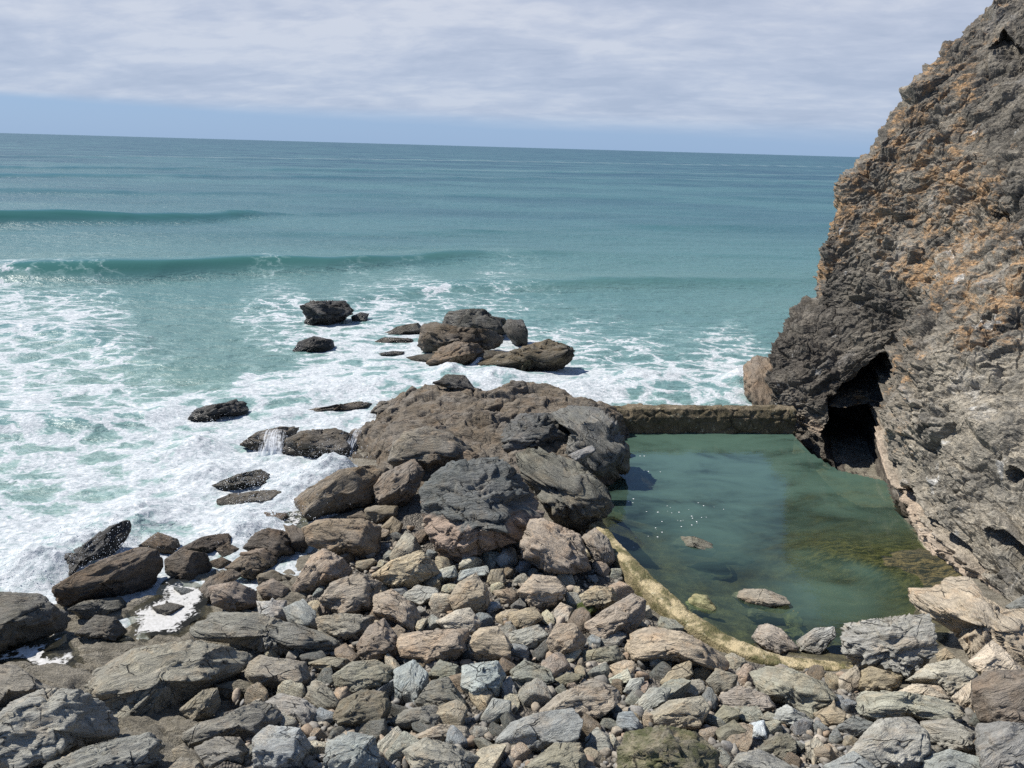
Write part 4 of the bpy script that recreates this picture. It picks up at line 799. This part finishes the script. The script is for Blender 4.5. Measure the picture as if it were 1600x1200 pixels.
def concrete(name, top, side, moss, dark):
    s = NT(name); tc = s.n('TexCoord').outputs['Object']
    n1 = s.noise(tc, 1.7, 7, .68); n2 = s.noise(tc, 9., 6, .7); n3 = s.noise(tc, 45., 3, .7)
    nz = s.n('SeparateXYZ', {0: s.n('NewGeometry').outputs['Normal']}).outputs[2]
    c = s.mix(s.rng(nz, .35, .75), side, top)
    c = s.mix(s.math('MULTIPLY', s.rng(n1, .44, .56), .9), c, moss); c = s.mix(s.math('MULTIPLY', s.rng(s.math('ADD', s.math('MULTIPLY', n2, .5), s.math('MULTIPLY', n1, .5)), .47, .58), .85), c, dark)
    c = s.mix(s.math('MULTIPLY', s.rng(s.noise(tc, 5.5, 5, .7), .60, .68), .6), c, (.55, .5, .36))
    v = s.n('TexVoronoi', {'Vector': tc, 'Scale': 26.}).outputs[0]
    k = s.rng(s.math('ADD', n3, s.math('MULTIPLY', n2, .6)), .5, 1.1, .62, 1.3); c = s.mix(1., c, s.n('CombineColor', {0: k, 1: k, 2: k}).outputs[0], 'MULTIPLY')
    h = s.math('ADD', n2, s.math('ADD', s.math('MULTIPLY', n3, .4), s.math('MULTIPLY', v, -.35)))
    return s.surf(s.n('BsdfPrincipled', {'Base Color': c, 'Roughness': .85, 'Normal': s.bump(h, .8, .06)}))
def build_walls():
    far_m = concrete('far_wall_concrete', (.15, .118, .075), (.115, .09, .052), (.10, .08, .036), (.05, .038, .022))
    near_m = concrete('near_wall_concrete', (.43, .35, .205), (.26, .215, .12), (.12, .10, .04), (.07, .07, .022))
    a = at_z(860, 677, POOL_Z); b = at_z(1243, 677, POOL_Z); m = at_z(1080, 676, POOL_Z)
    off = np.array([0, .45, 0]); path = [p+off for p in (a, m, b)]
    for p in path: p[2] = 0
    wall_obj('pool_wall', 'straight dark weedy concrete wall between the pool and the sea', path, [(-.55, -2.2), (-.5, .35), (-.44, .78), (-.3, 1.03), (0, 1.12), (.3, 1.08), (.45, .8), (.5, .3), (.55, -2.2)], 3, .065, far_m)
    pts = [(930, 814, .74, .62), (956, 847, .74, .62), (1000, 893, .72, .64), (1006, 900, .66, .80), (1075, 964, .66, .78), (1148, 1007, .62, .70), (1212, 1030, .62, .58), (1345, 1043, .62, .52)]
    path = [[*at_z(x, y, z)[:2], z-.7, wd] for x, y, z, wd in pts]
    wall_obj('pool_wall', 'curved yellow-crusted concrete wall along the near side of the pool', path, [(-.32, -1.6), (-.30, .60), (-.27, .69), (-.1, .71), (.14, .70), (.27, .68), (.31, .58), (.34, -1.6)], 8, .022, near_m)
# ------------------------------------------------------------------ the cliff
CLIFF = [  # columns of (px, py, distance y) from the water up, first the outline against the sea
 [(1180,700,30),(1186,640,30.3),(1180,585,30.6),(1216,515,31),(1262,478,31.5),(1268,420,32),(1310,303,33),(1345,240,33.6),(1412,165,34.2),(1445,110,35),(1545,0,36.2),(1650,-100,37),(1950,-380,40)],
 [(1232,720,28),(1216,660,28),(1208,605,28.6),(1250,535,29.2),(1298,490,29.8),(1322,430,30.2),(1365,312,31.2),(1398,250,31.8),(1458,172,32.4),(1492,116,33.2),(1590,0,34.4),(1690,-100,35.4),(1980,-380,38.4)],
 [(1300,760,25.6),(1288,705,26),(1282,645,26.4),(1305,580,27),(1348,512,27.6),(1375,440,28.2),(1425,325,29.2),(1450,260,29.8),(1508,180,30.4),(1542,122,31.2),(1640,0,32.4),(1740,-100,33.4),(2030,-380,36.4)],
 [(1372,790,24.3),(1374,742,24.6),(1376,660,25.2),(1384,590,25.8),(1398,522,26.2),(1425,450,26.6),(1475,335,27.4),(1502,268,28),(1558,188,28.6),(1594,128,29.4),(1690,0,30.6),(1790,-100,31.6),(2080,-380,34.6)],
 [(1394,812,21.0),(1388,752,21.4),(1386,668,22.2),(1392,596,22.9),(1408,530,23.6),(1445,460,24.3),(1515,345,25.2),(1548,275,25.8),(1605,195,26.4),(1642,134,27.2),(1738,0,28.6),(1840,-100,29.6),(2130,-380,32.6)],
 [(1442,880,18.0),(1432,818,18.4),(1440,740,19.2),(1455,660,20.0),(1478,580,20.8),(1515,500,21.6),(1580,375,22.6),(1622,300,23.2),(1680,210,23.8),(1720,140,24.6),(1810,0,26.0),(1920,-100,27.2),(2220,-380,30.2)],
 [(1515,960,15.6),(1500,890,16.0),(1515,800,16.9),(1540,710,17.8),(1572,620,18.6),(1615,530,19.5),(1680,400,20.6),(1722,315,21.2),(1780,220,21.9),(1830,140,22.8),(1930,0,24.2),(2040,-100,25.4),(2340,-380,28.4)],
 [(1640,1050,12.9),(1610,960,13.5),(1640,850,14.4),(1675,740,15.4),(1710,640,16.4),(1760,540,17.3),(1830,400,18.6),(1880,315,19.2),(1940,220,19.9),(1995,140,20.8),(2110,0,22.2),(2230,-100,23.4),(2560,-380,26.4)],
 [(1950,1180,9.6),(1900,1050,10.4),(1930,900,11.4),(1960,760,12.5),(2010,640,13.6),(2080,520,14.6),(2160,380,15.8),(2230,300,16.5),(2310,200,17.2),(2390,110,18),(2520,-30,19.2),(2660,-130,20.2),(3000,-420,23)],
 [(2700,1350,6.5),(2600,1150,7.4),(2620,960,8.4),(2660,800,9.4),(2720,660,10.4),(2800,520,11.4),(2900,360,12.4),(3000,260,13),(3100,160,13.6),(3200,60,14.2),(3400,-80,15.2),(3600,-200,16),(4200,-500,18)]]
def build_cliff():
    net = np.array([[at_y(x, y, Y) for x, y, Y in col] for col in CLIFF])       # (10,13,3)
    back = [net[0]+np.array(o)[None] for o in ([42, 30, -2], [18, 16, -1], [5, 6.5, -.3], [1.4, 2.6, 0])]
    net = np.concatenate([np.array(back), net], 0)
    nb = len(back)
    # column parameter: dense where the picture looks
    us = np.concatenate([np.linspace(0, nb-1, 50, endpoint=False), np.linspace(nb-1, nb+.0, 40, endpoint=False), np.linspace(nb, nb+7, 640, endpoint=False), np.linspace(nb+7, len(net)-1, 70)])
    ys = np.concatenate([np.linspace(0, 1, 70, endpoint=False), np.linspace(1, 10.3, 760, endpoint=False), np.linspace(10.3, 12, 50)])
    def spl(N, t):                     # Catmull-Rom along the first axis
        i = np.clip(np.floor(t).astype(int), 0, len(N)-2); f = (t-i)[(...,)+(None,)*(N.ndim-1)]
        p0 = N[np.clip(i-1, 0, len(N)-1)]; p1 = N[i]; p2 = N[i+1]; p3 = N[np.clip(i+2, 0, len(N)-1)]; k = .8
        return p1+.5*k*f*((p2-p0)+f*((2*p0-5*p1+4*p2-p3)+f*(3*(p1-p2)+p3-p0)))+(1-k)*f*(p2-p1)
    a = spl(net, us); b = spl(a.transpose(1, 0, 2), ys)          # (rows, cols, 3)
    P = b
    n = grid_normals(P); mid = n[len(ys)//2, len(us)//2]
    if mid[0] > 0: n = -n                                        # outwards is towards the sea and the pool
    flip = mid[0] > 0
    q0 = P.reshape(-1, 3); sp = proj(q0)
    amp = np.ones(len(q0))
    big = .55*fbm(q0*.22, 3, 41)+.34*(ridged(q0*np.array([.5, .5, .8])+.3*perlin(q0*.4, 3)[:, None], 3, 43)-.55)
    P1 = q0+n.reshape(-1, 3)*(.8*big-.33)[:, None]
    # hollow under the overhang: pushed into the hill
    cave_up = [(1392,538),(1370,550),(1344,572),(1327,587),(1294,606),(1311,623),(1333,630),(1342,637),(1366,637),(1376,645),(1379,639),(1381,613),(1385,595),(1389,561)]; cave_low = [(1296,652),(1335,653),(1366,658),(1370,673),(1372,695),(1384,738),(1386,775),(1353,755),(1301,735),(1283,705),(1272,675)]
    def soft(poly, w):
        s = np.zeros(len(q0)); offs = [(0, 0), (w, 0), (-w, 0), (0, w), (0, -w), (w*.7, w*.7), (-w*.7, w*.7), (w*.7, -w*.7), (-w*.7, -w*.7)]
        for ox, oy in offs: s += inpoly(sp[:, 0]+ox, sp[:, 1]+oy, poly)
        return s/len(offs)
    front = (sp[:, 0] > 1150) & (q0[:, 1] < 33)
    jit = 3*perlin(q0*1.3, 77)
    sp = sp+np.stack([jit, 3*perlin(q0*1.3, 78)], -1)
    m = np.maximum(soft(cave_up, 3.5), soft(cave_low, 3.5))*front
    m = np.maximum(m, .28*soft([(1290,612),(1335,630),(1372,640),(1376,662),(1335,658),(1296,655)], 4)*front); P1 = P1+m[:, None]*np.array([1.5, 5.5, .4])
    for poly, dv in [([(1424,806),(1450,812),(1482,842),(1500,882),(1502,905),(1488,880),(1460,850)], (.9, .5, .1)), ([(1390,770),(1402,762),(1412,782),(1432,806),(1418,800)], (.7, .5, .1)),
                     ([(1535,835),(1560,830),(1592,850),(1600,870),(1560,860)], (.6, .5, .1)), ([(1560,735),(1580,728),(1600,745),(1598,758)], (.5, .4, .1)), ([(1320,640),(1350,650),(1330,662),(1300,655)], (-.5, -.7, 0)),
                     ([(1535,60),(1560,50),(1600,70),(1600,90),(1560,85)], (.5, .5, .1)), ([(1535,320),(1560,325),(1558,340),(1536,336)], (.5, .5, .1))]:
        P1 = P1+(soft(poly, 4)*front)[:, None]*np.array(dv)
    # flaking slate: tilted plates in three sizes
    dip = np.array([[.80, -.05, .58], [.12, .99, 0], [-.58, .1, .80]])
    def plates(Q, size, st, seed, h, tilt):
        W = (Q@dip.T)*np.array([1/(size*st), 1/(size*1.4), 1/(size*.55)]); W = W+.35*np.stack([perlin(Q*.7/size**.5, seed+j) for j in range(3)], -1)
        d1, d2, v, idr = cells(W, seed); e = sstep(0., .16, d2-d1)
        return h*(((idr[:, 0]-.5)*1.2+((idr[:, 1:]-.5)*v).sum(1)*tilt)*(.35+.65*e)-.35*(1-e))
    nn = n.reshape(-1, 3)
    wgt = .55+.75*sstep(-.25, .35, fbm(q0*.5, 3, 61))
    bw = (q0@dip.T)[:, 2]*1.25+.8*perlin(q0*.35, 51)+.25*perlin(q0*1.2, 52); bf = bw-np.floor(bw)
    d = .11*(np.where(bf < .8, bf, (1-bf)*4)-.4)*sstep(-.3, .3, perlin(q0*.4, 53))+plates(q0, 2.4, 1.3, 4, .22, 1.2)+plates(q0, .95, 1.4, 1, .22, 1.5)+wgt*plates(q0, .40, 1.6, 2, .14, 1.7)+wgt*plates(q0, .19, 1.7, 3, .065, 1.7)+.035*fbm(q0*np.array([9, 9, 16.]), 3, 66, .6)+.10*fbm(q0*1.6, 3, 67)
    d *= (1-.3*m)*np.where(q0[:, 2] < .4, .45, 1)
    P1 = P1+nn*d[:, None]+np.stack([0*d, 0*d, .25*d], -1)
    base = proj(q0)
    orange = shepard(base[:, 0], base[:, 1], [(1340,300,.6),(1310,330,.7),(1450,260,.65),(1480,290,.7),(1520,290,.7),(1430,240,.6),(1400,280,.5),(1480,430,.75),(1440,430,.65),(1500,460,.6),(1450,500,.35),(1510,520,.7),(1400,560,.55),(1392,640,.5),(1395,690,.45),(1420,720,.3),(1560,440,.6),(1490,120,.6),(1520,60,.5),(1480,160,.55),(1560,200,.3),(1300,450,.1),(1265,430,.7),(1250,520,.15),(1330,500,.05),(1220,580,.08),(1500,620,.18),(1560,600,.25),(1500,720,.18),(1560,700,.35),(1550,800,.3),(1480,780,.2),(1590,300,.3),(1590,100,.15),(1640,500,.3),(1800,500,.3)], 3, 12)
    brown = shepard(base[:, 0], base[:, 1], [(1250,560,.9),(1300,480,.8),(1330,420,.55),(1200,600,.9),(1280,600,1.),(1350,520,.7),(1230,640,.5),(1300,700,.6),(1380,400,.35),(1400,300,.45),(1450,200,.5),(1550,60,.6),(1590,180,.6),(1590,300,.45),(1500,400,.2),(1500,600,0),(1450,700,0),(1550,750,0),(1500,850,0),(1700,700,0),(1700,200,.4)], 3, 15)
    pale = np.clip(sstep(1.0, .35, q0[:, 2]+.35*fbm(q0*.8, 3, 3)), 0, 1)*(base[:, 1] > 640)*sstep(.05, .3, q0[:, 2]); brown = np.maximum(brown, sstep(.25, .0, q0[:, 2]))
    # cliff stone
    s = NT('cliff_slate'); tc = s.n('TexCoord').outputs['Object']
    oa = s.attr('orange'); ba = s.attr('brown'); pa = s.attr('pale')
    wp = s.n('TexNoise', {'Vector': tc, 'Scale': .9, 'Detail': 4, 'Roughness': .6}).outputs[1]
    pw = s.vadd(tc, s.vscale(wp, .7))
    dm = s.mapping(pw, (1., 1., 4.5), (0, R(22), 0))
    st = s.noise(dm, 1.7, 8, .7); fi = s.noise(s.mapping(pw, (1, 1, 2.6), (0, R(22), 0)), 9., 6, .72); gr = s.noise(tc, 34., 3, .7); pt = s.noise(pw, .55, 5, .62); pt2 = s.noise(s.mapping(pw, (1, 1, .8), loc=(7, 2, 3)), 1.4, 6, .7)
    c = s.ramp(pt, [(.34, (.105, .098, .085)), (.45, (.195, .180, .150)), (.57, (.29, .258, .205)), (.68, (.33, .315, .285))])
    c = s.mix(s.math('MULTIPLY', s.rng(fi, .56, .66), .55), c, (.40, .34, .25))
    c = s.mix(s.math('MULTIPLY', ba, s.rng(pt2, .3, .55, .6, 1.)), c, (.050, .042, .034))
    om = s.rng(s.math('ADD', s.math('ADD', s.math('MULTIPLY', pt2, .55), s.math('MULTIPLY', st, .45)), s.math('MULTIPLY', s.math('SUBTRACT', oa, .5), .40)), .525, .61)
    c = s.mix(s.math('MULTIPLY', om, s.rng(fi, .34, .6, .25, .95)), c, s.mix(gr, (.25, .145, .065), (.40, .25, .125)))
    qz = s.math('MULTIPLY', s.rng(s.noise(s.mapping(pw, (1, 1, .5), (0, R(-30), 0)), 1.1, 5, .6), .66, .70), .75); c = s.mix(qz, c, (.46, .45, .42))
    c = s.mix(s.math('MULTIPLY', pa, .85), c, (.36, .285, .215))
    k = s.rng(s.math('ADD', s.math('ADD', st, s.math('MULTIPLY', fi, .9)), s.math('MULTIPLY', gr, .5)), .88, 1.52, .22, 1.75); c = s.mix(1., c, s.n('CombineColor', {0: k, 1: k, 2: k}).outputs[0], 'MULTIPLY')
    h = s.math('ADD', s.math('MULTIPLY', st, .9), s.math('ADD', s.math('MULTIPLY', fi, .6), s.math('MULTIPLY', gr, .2)))
    mat = s.surf(s.n('BsdfPrincipled', {'Base Color': c, 'Roughness': .75, 'Specular IOR Level': .3, 'Normal': s.bump(h, .8, .11)}))
    F = grid_faces(len(ys), len(us))
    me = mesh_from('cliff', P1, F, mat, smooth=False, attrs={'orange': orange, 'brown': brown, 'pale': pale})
    nc = me.polygons[len(F)//2].normal
    if nc.x > 0: me.flip_normals()
    link('cliff', me, 'steep slate headland with orange stains rising right of the pool', kind='structure')

# ------------------------------------------------------------------ loose stones, pebbles, foam pools, spray
def blob(sub, seed):
    r = np.random.default_rng(seed); V, F = ico(sub); P = np.sign(V)*np.abs(V)**.8*np.array([r.uniform(.85, 1.3), r.uniform(.7, 1.), r.uniform(.45, .8)])
    for k in range(13):
        d = unit(r.normal(size=3)); s_ = P@d; e = s_-s_.max()*r.uniform(.5, .85); P = P-np.maximum(e, 0)[:, None]*.9*d
    if sub > 2: P = P*(1+.10*fbm(P*1.3, 2, seed)+.06*fbm(P*np.array([3., 3, 8]), 4, seed+3, .6))[:, None]
    else: P = P*(1+.12*perlin(P*1.7, seed))[:, None]
    return P, F
SMALL_COL = [('grey', (.24, .23, .205)), ('tan', (.30, .245, .185)), ('pale', (.42, .375, .30)), ('blue-grey', (.235, .24, .25)), ('brown', (.17, .13, .095)), ('pinkish', (.33, .255, .205)), ('dark grey', (.12, .118, .11))]
def build_stones():
    r = np.random.default_rng(21)
    shapes = [mesh_from('stone', *blob(4, 300+i), M_ROCK if i % 2 else M_SLATE) for i in range(14)]
    placed = []; tries = 0
    covered = lambda x, y: any(inpoly(np.array([x]), np.array([y]), p)[0] for p in HERO_POLY)
    seen_labels = {}
    while len(placed) < STONES and tries < 9000:
        tries += 1
        x = r.uniform(380, 1560); y = r.uniform(830, 1196)
        if not inpoly(np.array([x]), np.array([y]), BEACH)[0] or covered(x, y): continue
        s_ = r.uniform(20, 42)*(.75+.5*(y-830)/370)*(.8 if len(placed) > 110 else 1.25)
        if any((x-a)**2+((y-b)*1.3)**2 < (.40*(s_+c))**2 for a, b, c in placed): continue
        placed.append((x, y, s_))
        p = at_z(x, y, 1.)
        for _ in range(5):
            z = float(ground(p[0], p[1])); p = at_z(x, y, z+.06)
        D = (p-CAM)@CF; rad = s_/2*D/FPX
        ci = int(r.choice(len(SMALL_COL), p=[.27, .22, .14, .11, .08, .1, .08])); cn, cc = SMALL_COL[ci]
        # the named rock it lies by
        best = min(HERO, key=lambda h: math.hypot(max(abs(h[1][0]-x)-h[2][0]/2, 0), max(abs(h[1][1]-y)-h[2][1]/2, 0))+.08*math.hypot(h[1][0]-x, h[1][1]-y))
        dx = (x-best[1][0])/max(best[2][0], 1); dy = (y-best[1][1])/max(best[2][1], 1)
        rel = ('left of' if dx < 0 else 'right of') if abs(dx) > abs(dy) else ('behind' if dy < 0 else 'in front of')
        szw = 'small' if s_ < 34 else 'middling'
        lab = '%s %s stone %s the %s' % (szw, cn, rel, best[0]); lab = lab.replace('right of the small smooth', 'by the small smooth') if len(lab.split()) > 15 else lab; lab = lab.replace('middling ', '').replace('small ', '', 1) if len(lab.split()) > 15 else lab
        o = link('stone', shapes[int(r.integers(len(shapes)))], lab, 'stone', 'loose stones between the boulders')
        o.scale = (rad*1.1, rad*1.1, rad*1.1); o.location = (p[0], p[1], p[2]+rad*.12)
        o.rotation_euler = (r.uniform(-.45, .45), r.uniform(-.45, .45), r.uniform(0, 6.28))
        j = r.uniform(.85, 1.15); o.color = (cc[0]*j*1.13*r.uniform(.96, 1.04), cc[1]*j*1.17, cc[2]*j*1.1*r.uniform(.95, 1.05), 1)
        seen_labels.setdefault(lab, []).append((o, x, y, s_))
    # stones that would share words are told apart by size order, then by place
    for lab, L in seen_labels.items():
        if len(lab.split()) > 15: pass
        if len(L) == 2:
            big, sm = sorted(L, key=lambda t: -t[3])
            if big[3] > 1.15*sm[3]: big[0]['label'] = 'larger '+lab.split(' ', 1)[1]; sm[0]['label'] = 'smaller '+lab.split(' ', 1)[1]
            else:
                u, v = sorted(L, key=lambda t: t[1] if abs(L[0][1]-L[1][1]) > abs(L[0][2]-L[1][2]) else t[2]); ax = abs(L[0][1]-L[1][1]) > abs(L[0][2]-L[1][2])
                u[0]['label'] = ('leftmost ' if ax else 'farther ')+lab.split(' ', 1)[1]; v[0]['label'] = ('rightmost ' if ax else 'nearer ')+lab.split(' ', 1)[1]
        elif len(L) > 2:
            for i, t in enumerate(sorted(L, key=lambda t: t[1])):
                w = ['leftmost', 'second', 'third', 'fourth', 'fifth', 'sixth', 'seventh'][min(i, 6)] if i < len(L)-1 else 'rightmost'
                t[0]['label'] = w+' '+lab.split(' ', 1)[1]
    for L in seen_labels.values():
        for t in L:
            w = t[0]['label'].split()
            if len(w) > 16: t[0]['label'] = ' '.join(w[:1]+w[2:] if len(w) == 17 else w[:1]+w[3:])
    return placed
STONES = 190
def build_pebbles():
    r = np.random.default_rng(33); kinds = [blob(2, 500+i) for i in range(10)]; tiny = [blob(1, 600+i) for i in range(6)]
    VV = []; FF = []; cols = []; k = 0; N = 9500
    x = r.uniform(370, 1700, N*2); y = r.uniform(820, 1290, N*2)
    ok = inpoly(x, y, BEACH); x = x[ok][:N]; y = y[ok][:N]
    p = at_z(x, y, 1.)
    for _ in range(5):
        z = ground(p[:, 0], p[:, 1]); t = (z-10)/ray(x, y)[:, 2]; p = CAM+ray(x, y)*t[:, None]
    size = np.clip(r.lognormal(-3.0, .50, len(x)), .02, .15)
    for i in range(len(x)):
        V, F = kinds[int(r.integers(10))] if size[i] > .055 else tiny[int(r.integers(6))]
        a = r.uniform(0, 6.28); ca, sa = math.cos(a), math.sin(a); tx, ty = r.normal(size=2)*.3
        W = V.copy(); W = np.stack([W[:, 0]*ca-W[:, 1]*sa, W[:, 0]*sa+W[:, 1]*ca, W[:, 2]+tx*W[:, 0]+ty*W[:, 1]], -1)*size[i]+p[i]+np.array([0, 0, size[i]*r.uniform(.1, .7)])
        VV.append(W); FF.append(F+k); k += len(W); cols.append(np.full(len(W), r.uniform()))
    s = NT('pebbles'); rnd = s.attr('tone'); tc = s.n('TexCoord').outputs['Object']
    c = s.ramp(rnd, [(0., (.10, .094, .083)), (.25, (.18, .168, .145)), (.45, (.24, .205, .16)), (.6, (.20, .20, .195)), (.78, (.28, .25, .2)), (.93, (.25, .18, .12)), (1., (.42, .38, .32))])
    n = s.noise(tc, 26., 5, .7); kk = s.rng(n, .3, .7, .65, 1.3); c = s.mix(1., c, s.n('CombineColor', {0: kk, 1: kk, 2: kk}).outputs[0], 'MULTIPLY')
    s.surf(s.n('BsdfPrincipled', {'Base Color': c, 'Roughness': .8, 'Normal': s.bump(n, .5, .03)}))
    link('pebbles', mesh_from('pebbles', np.vstack(VV), np.vstack(FF), s.m, attrs={'tone': np.concatenate(cols)}), 'pebbles and stone chips filling the gaps between boulders', kind='stuff')

def foam_sheet(name, label, poly, z, seed):
    """still water covered in scum, held in a hollow of the bedrock"""
    w = np.array([at_z(x, y, z) for x, y in poly]); lo = w.min(0)-.2; hi = w.max(0)+.2
    xs = np.arange(lo[0], hi[0], .02); ys = np.arange(lo[1], hi[1], .02); X, Y = np.meshgrid(xs, ys); P = np.stack([X.ravel(), Y.ravel(), np.full(X.size, z)], -1)
    sp = proj(P); edge = np.stack([16*fbm(P*1.1, 3, seed), 11*fbm(P*1.1, 3, seed+9)], -1); F = grid_faces(len(ys), len(xs))
    ins = inpoly(sp[:, 0]+edge[:, 0], sp[:, 1]+edge[:, 1], poly)
    ins &= fbm(P*np.array([1., 1.5, 1]), 3, seed+20) > -.42; F = F[ins[F].all(1)]
    P[:, 2] += .01
    dist_in = np.zeros(len(P))
    for rr in (4, 9, 15, 22):
        acc = np.ones(len(P), bool)
        for an in np.linspace(0, 6.28, 9)[:-1]: acc &= inpoly(sp[:, 0]+edge[:, 0]+rr*math.cos(an), sp[:, 1]+edge[:, 1]+rr*.6*math.sin(an), poly)
        dist_in += acc*.25
    used = np.unique(F); mp = np.full(len(P), -1); mp[used] = np.arange(len(used))
    me = mesh_from(name, P[used], mp[F], M_SCUM, attrs={'inner': dist_in[used]})
    if me.polygons[0].normal.z < 0: me.flip_normals()
    link(name, me, label, kind='structure')
def scum_material():
    s = NT('pool_scum'); tc = s.n('TexCoord').outputs['Object']
    inn = s.attr('inner')
    wv = s.n('TexNoise', {'Vector': tc, 'Scale': 1.6, 'Detail': 4}).outputs[1]; pw = s.vadd(tc, s.vscale(wv, .5))
    ve = s.n('TexVoronoi', {'Vector': pw, 'Scale': 7.}, feature='DISTANCE_TO_EDGE').outputs[0]
    n = s.noise(s.mapping(pw, (.8, 1.6, 1), (0, 0, .4)), 2.4, 6, .65); n2 = s.noise(tc, 14., 5, .7)
    t = s.math('ADD', s.math('ADD', s.math('MULTIPLY', n, .9), s.math('MULTIPLY', n2, .35)), s.math('ADD', s.math('MULTIPLY', s.rng(ve, 0., .2, 1., 0.), .12), s.math('MULTIPLY', inn, .5)))
    fm = s.rng(t, .93, 1.10, 0., 1., True)
    c = s.mix(s.rng(n2, .3, .7), (.32, .32, .30), (.50, .49, .48))
    foam = s.n('BsdfPrincipled', {'Base Color': c, 'Roughness': .7, 'Normal': s.bump(s.math('ADD', t, n2), .25, .02)})
    wet = s.n('MixShader', {0: .25, 1: s.n('BsdfTransparent', {0: (.55, .55, .48)}), 2: s.n('BsdfPrincipled', {'Base Color': (.06, .058, .045), 'Roughness': .12})})
    return s.surf(s.n('MixShader', {0: fm, 1: wet, 2: foam}))
M_SCUM = scum_material()
def build_foam_pools():
    zz = lambda x, y: float(ground(*at_z(x, y, .2)[:2]))
    foam_sheet('foam_pool', 'foam covered rock pool in the left foreground', [(-60,1000),(0,1016),(70,996),(108,986),(110,998),(80,1020),(128,1014),(134,1030),(110,1046),(70,1056),(40,1040),(0,1040),(-60,1044)], FOAM_Z[0], 3)
    foam_sheet('foam_pool', 'foam filled gully between brown boulders', [(252,905),(262,890),(280,905),(318,912),(330,930),(322,955),(296,975),(275,995),(235,996),(190,1002),(180,995),(205,985),(200,965),(215,945),(240,930)], FOAM_Z[1], 4)
    foam_sheet('foam_pool', 'calm white foam caught beside the long sloping boulder', [(450,790),(470,792),(482,815),(486,830),(460,826),(440,812)], FOAM_Z[2], 5)
FOAM_Z = [.40, .28, .12]
def build_spray():
    """thrown drops: many small round drops in bursts"""
    r = np.random.default_rng(44); V0, F0 = ico(1); VV = []; FF = []; k = 0
    bursts = [(500,740,.6,1.3,1.0,700),(455,790,.3,1.2,.7,420),(415,815,.3,.9,.7,420),(380,828,.25,.8,.6,300),(110,862,.4,1.6,.8,800),(185,840,.4,1.0,.7,350),(60,890,.3,1.0,.6,400),(525,732,.6,.5,.8,260),(450,690,.3,1.2,.4,240),(1162,605,.5,.7,.9,380),(790,580,.2,1.2,.4,260),(880,545,.3,.5,.5,120),(380,750,.3,1.2,.35,300),(640,630,.4,.6,.4,140),(330,665,.1,.8,.3,120)]
    for x, y, z, w, h, n in bursts:
        c = at_z(x, y, z)
        for _ in range(int(n*2.2)):
            g = r.normal(size=3)*np.array([w*.55, w*.4, h*.42]); rad = r.uniform(.003, .0085)*(1+.9*(r.uniform() < .12))
            VV.append(V0*rad*np.array([1, 1, r.uniform(.9, 1.6)])+c+g); FF.append(F0+k); k += len(V0)
    s = NT('spray'); s.surf(s.n('BsdfPrincipled', {'Base Color': (.66, .68, .70), 'Roughness': .4}))
    link('sea_spray', mesh_from('sea_spray', np.vstack(VV), np.vstack(FF), s.m), 'white drops of spray thrown up where waves hit the rocks', kind='stuff')

def build_cascades():
    """thin broken sheets of white water running off the ledges"""
    r = np.random.default_rng(55); VV = []; FF = []; U = []; E = []; k = 0; nu, nv = 40, 26
    for x0, y0, z0, x1, y1, z1, w0, w1 in [(534,669,.72,533,713,.0,8,10),(562,669,.75,545,714,.0,11,12),(430,671,.55,424,711,.0,24,30),(760,552,.5,733,580,.0,7,11),(648,634,.4,655,652,.1,16,20),(604,632,.3,588,650,.05,22,26)]:
        u, t = np.meshgrid(np.linspace(-1, 1, nu), np.linspace(0, 1, nv)); u = u.ravel(); t = t.ravel()
        a = at_z(x0+u*w0, np.full_like(u, y0), z0)+np.array([0, -.10, .05]); c_ = at_z(x1+u*w1, np.full_like(u, y1), z1)+np.array([0, -.15, 0])
        c = a*(1-t[:, None])+c_*t[:, None]; c[:, 2] = a[:, 2]+(c_[:, 2]-a[:, 2])*t**1.8; c[:, 1] -= .12*np.sin(t*3.1)
        q = np.stack([u*2.2+k*.01, t*1.2, 0*u], -1); c[:, 1] += .07*fbm(q*1.6, 3, 3); c[:, 0] += .05*fbm(q*1.3, 3, 7)
        VV.append(c); FF.append(grid_faces(nv, nu)+k); U.append(u*w0/8.+k*.013); E.append((1-np.abs(u)**1.5)*(.75+.5*t)); U_t = t
        k += len(c)
    s = NT('white_water'); tc = s.n('TexCoord').outputs['Object']; ua = s.attr('across'); ed = s.attr('cover')
    sv = s.n('CombineXYZ', {0: ua, 1: s.math('MULTIPLY', s.n('SeparateXYZ', {0: tc}).outputs[2], .35), 2: 0.}).outputs[0]
    n = s.noise(sv, 5.5, 5, .7, .4); n2 = s.noise(tc, 9., 5, .7)
    al = s.rng(s.math('ADD', s.math('ADD', s.math('MULTIPLY', n, .75), s.math('MULTIPLY', n2, .45)), s.math('MULTIPLY', ed, .30)), .70, .98, 0., .9, True)
    s.surf(s.n('MixShader', {0: al, 1: s.n('BsdfTransparent'), 2: s.n('BsdfPrincipled', {'Base Color': (.58, .60, .62), 'Roughness': .6})}))
    link('cascade', mesh_from('cascade', np.vstack(VV), np.vstack(FF), s.m, attrs={'across': np.concatenate(U), 'cover': np.concatenate(E)}), 'white water running off the wet ledges in broken sheets', kind='stuff')
M = {}
def main():
    build_outcrop(); build_rocks()
    G = build_ground()
    build_sea(); build_pool(G); build_walls(); build_cliff()
    build_stones(); build_pebbles(); build_foam_pools(); build_spray(); build_cascades()
main()
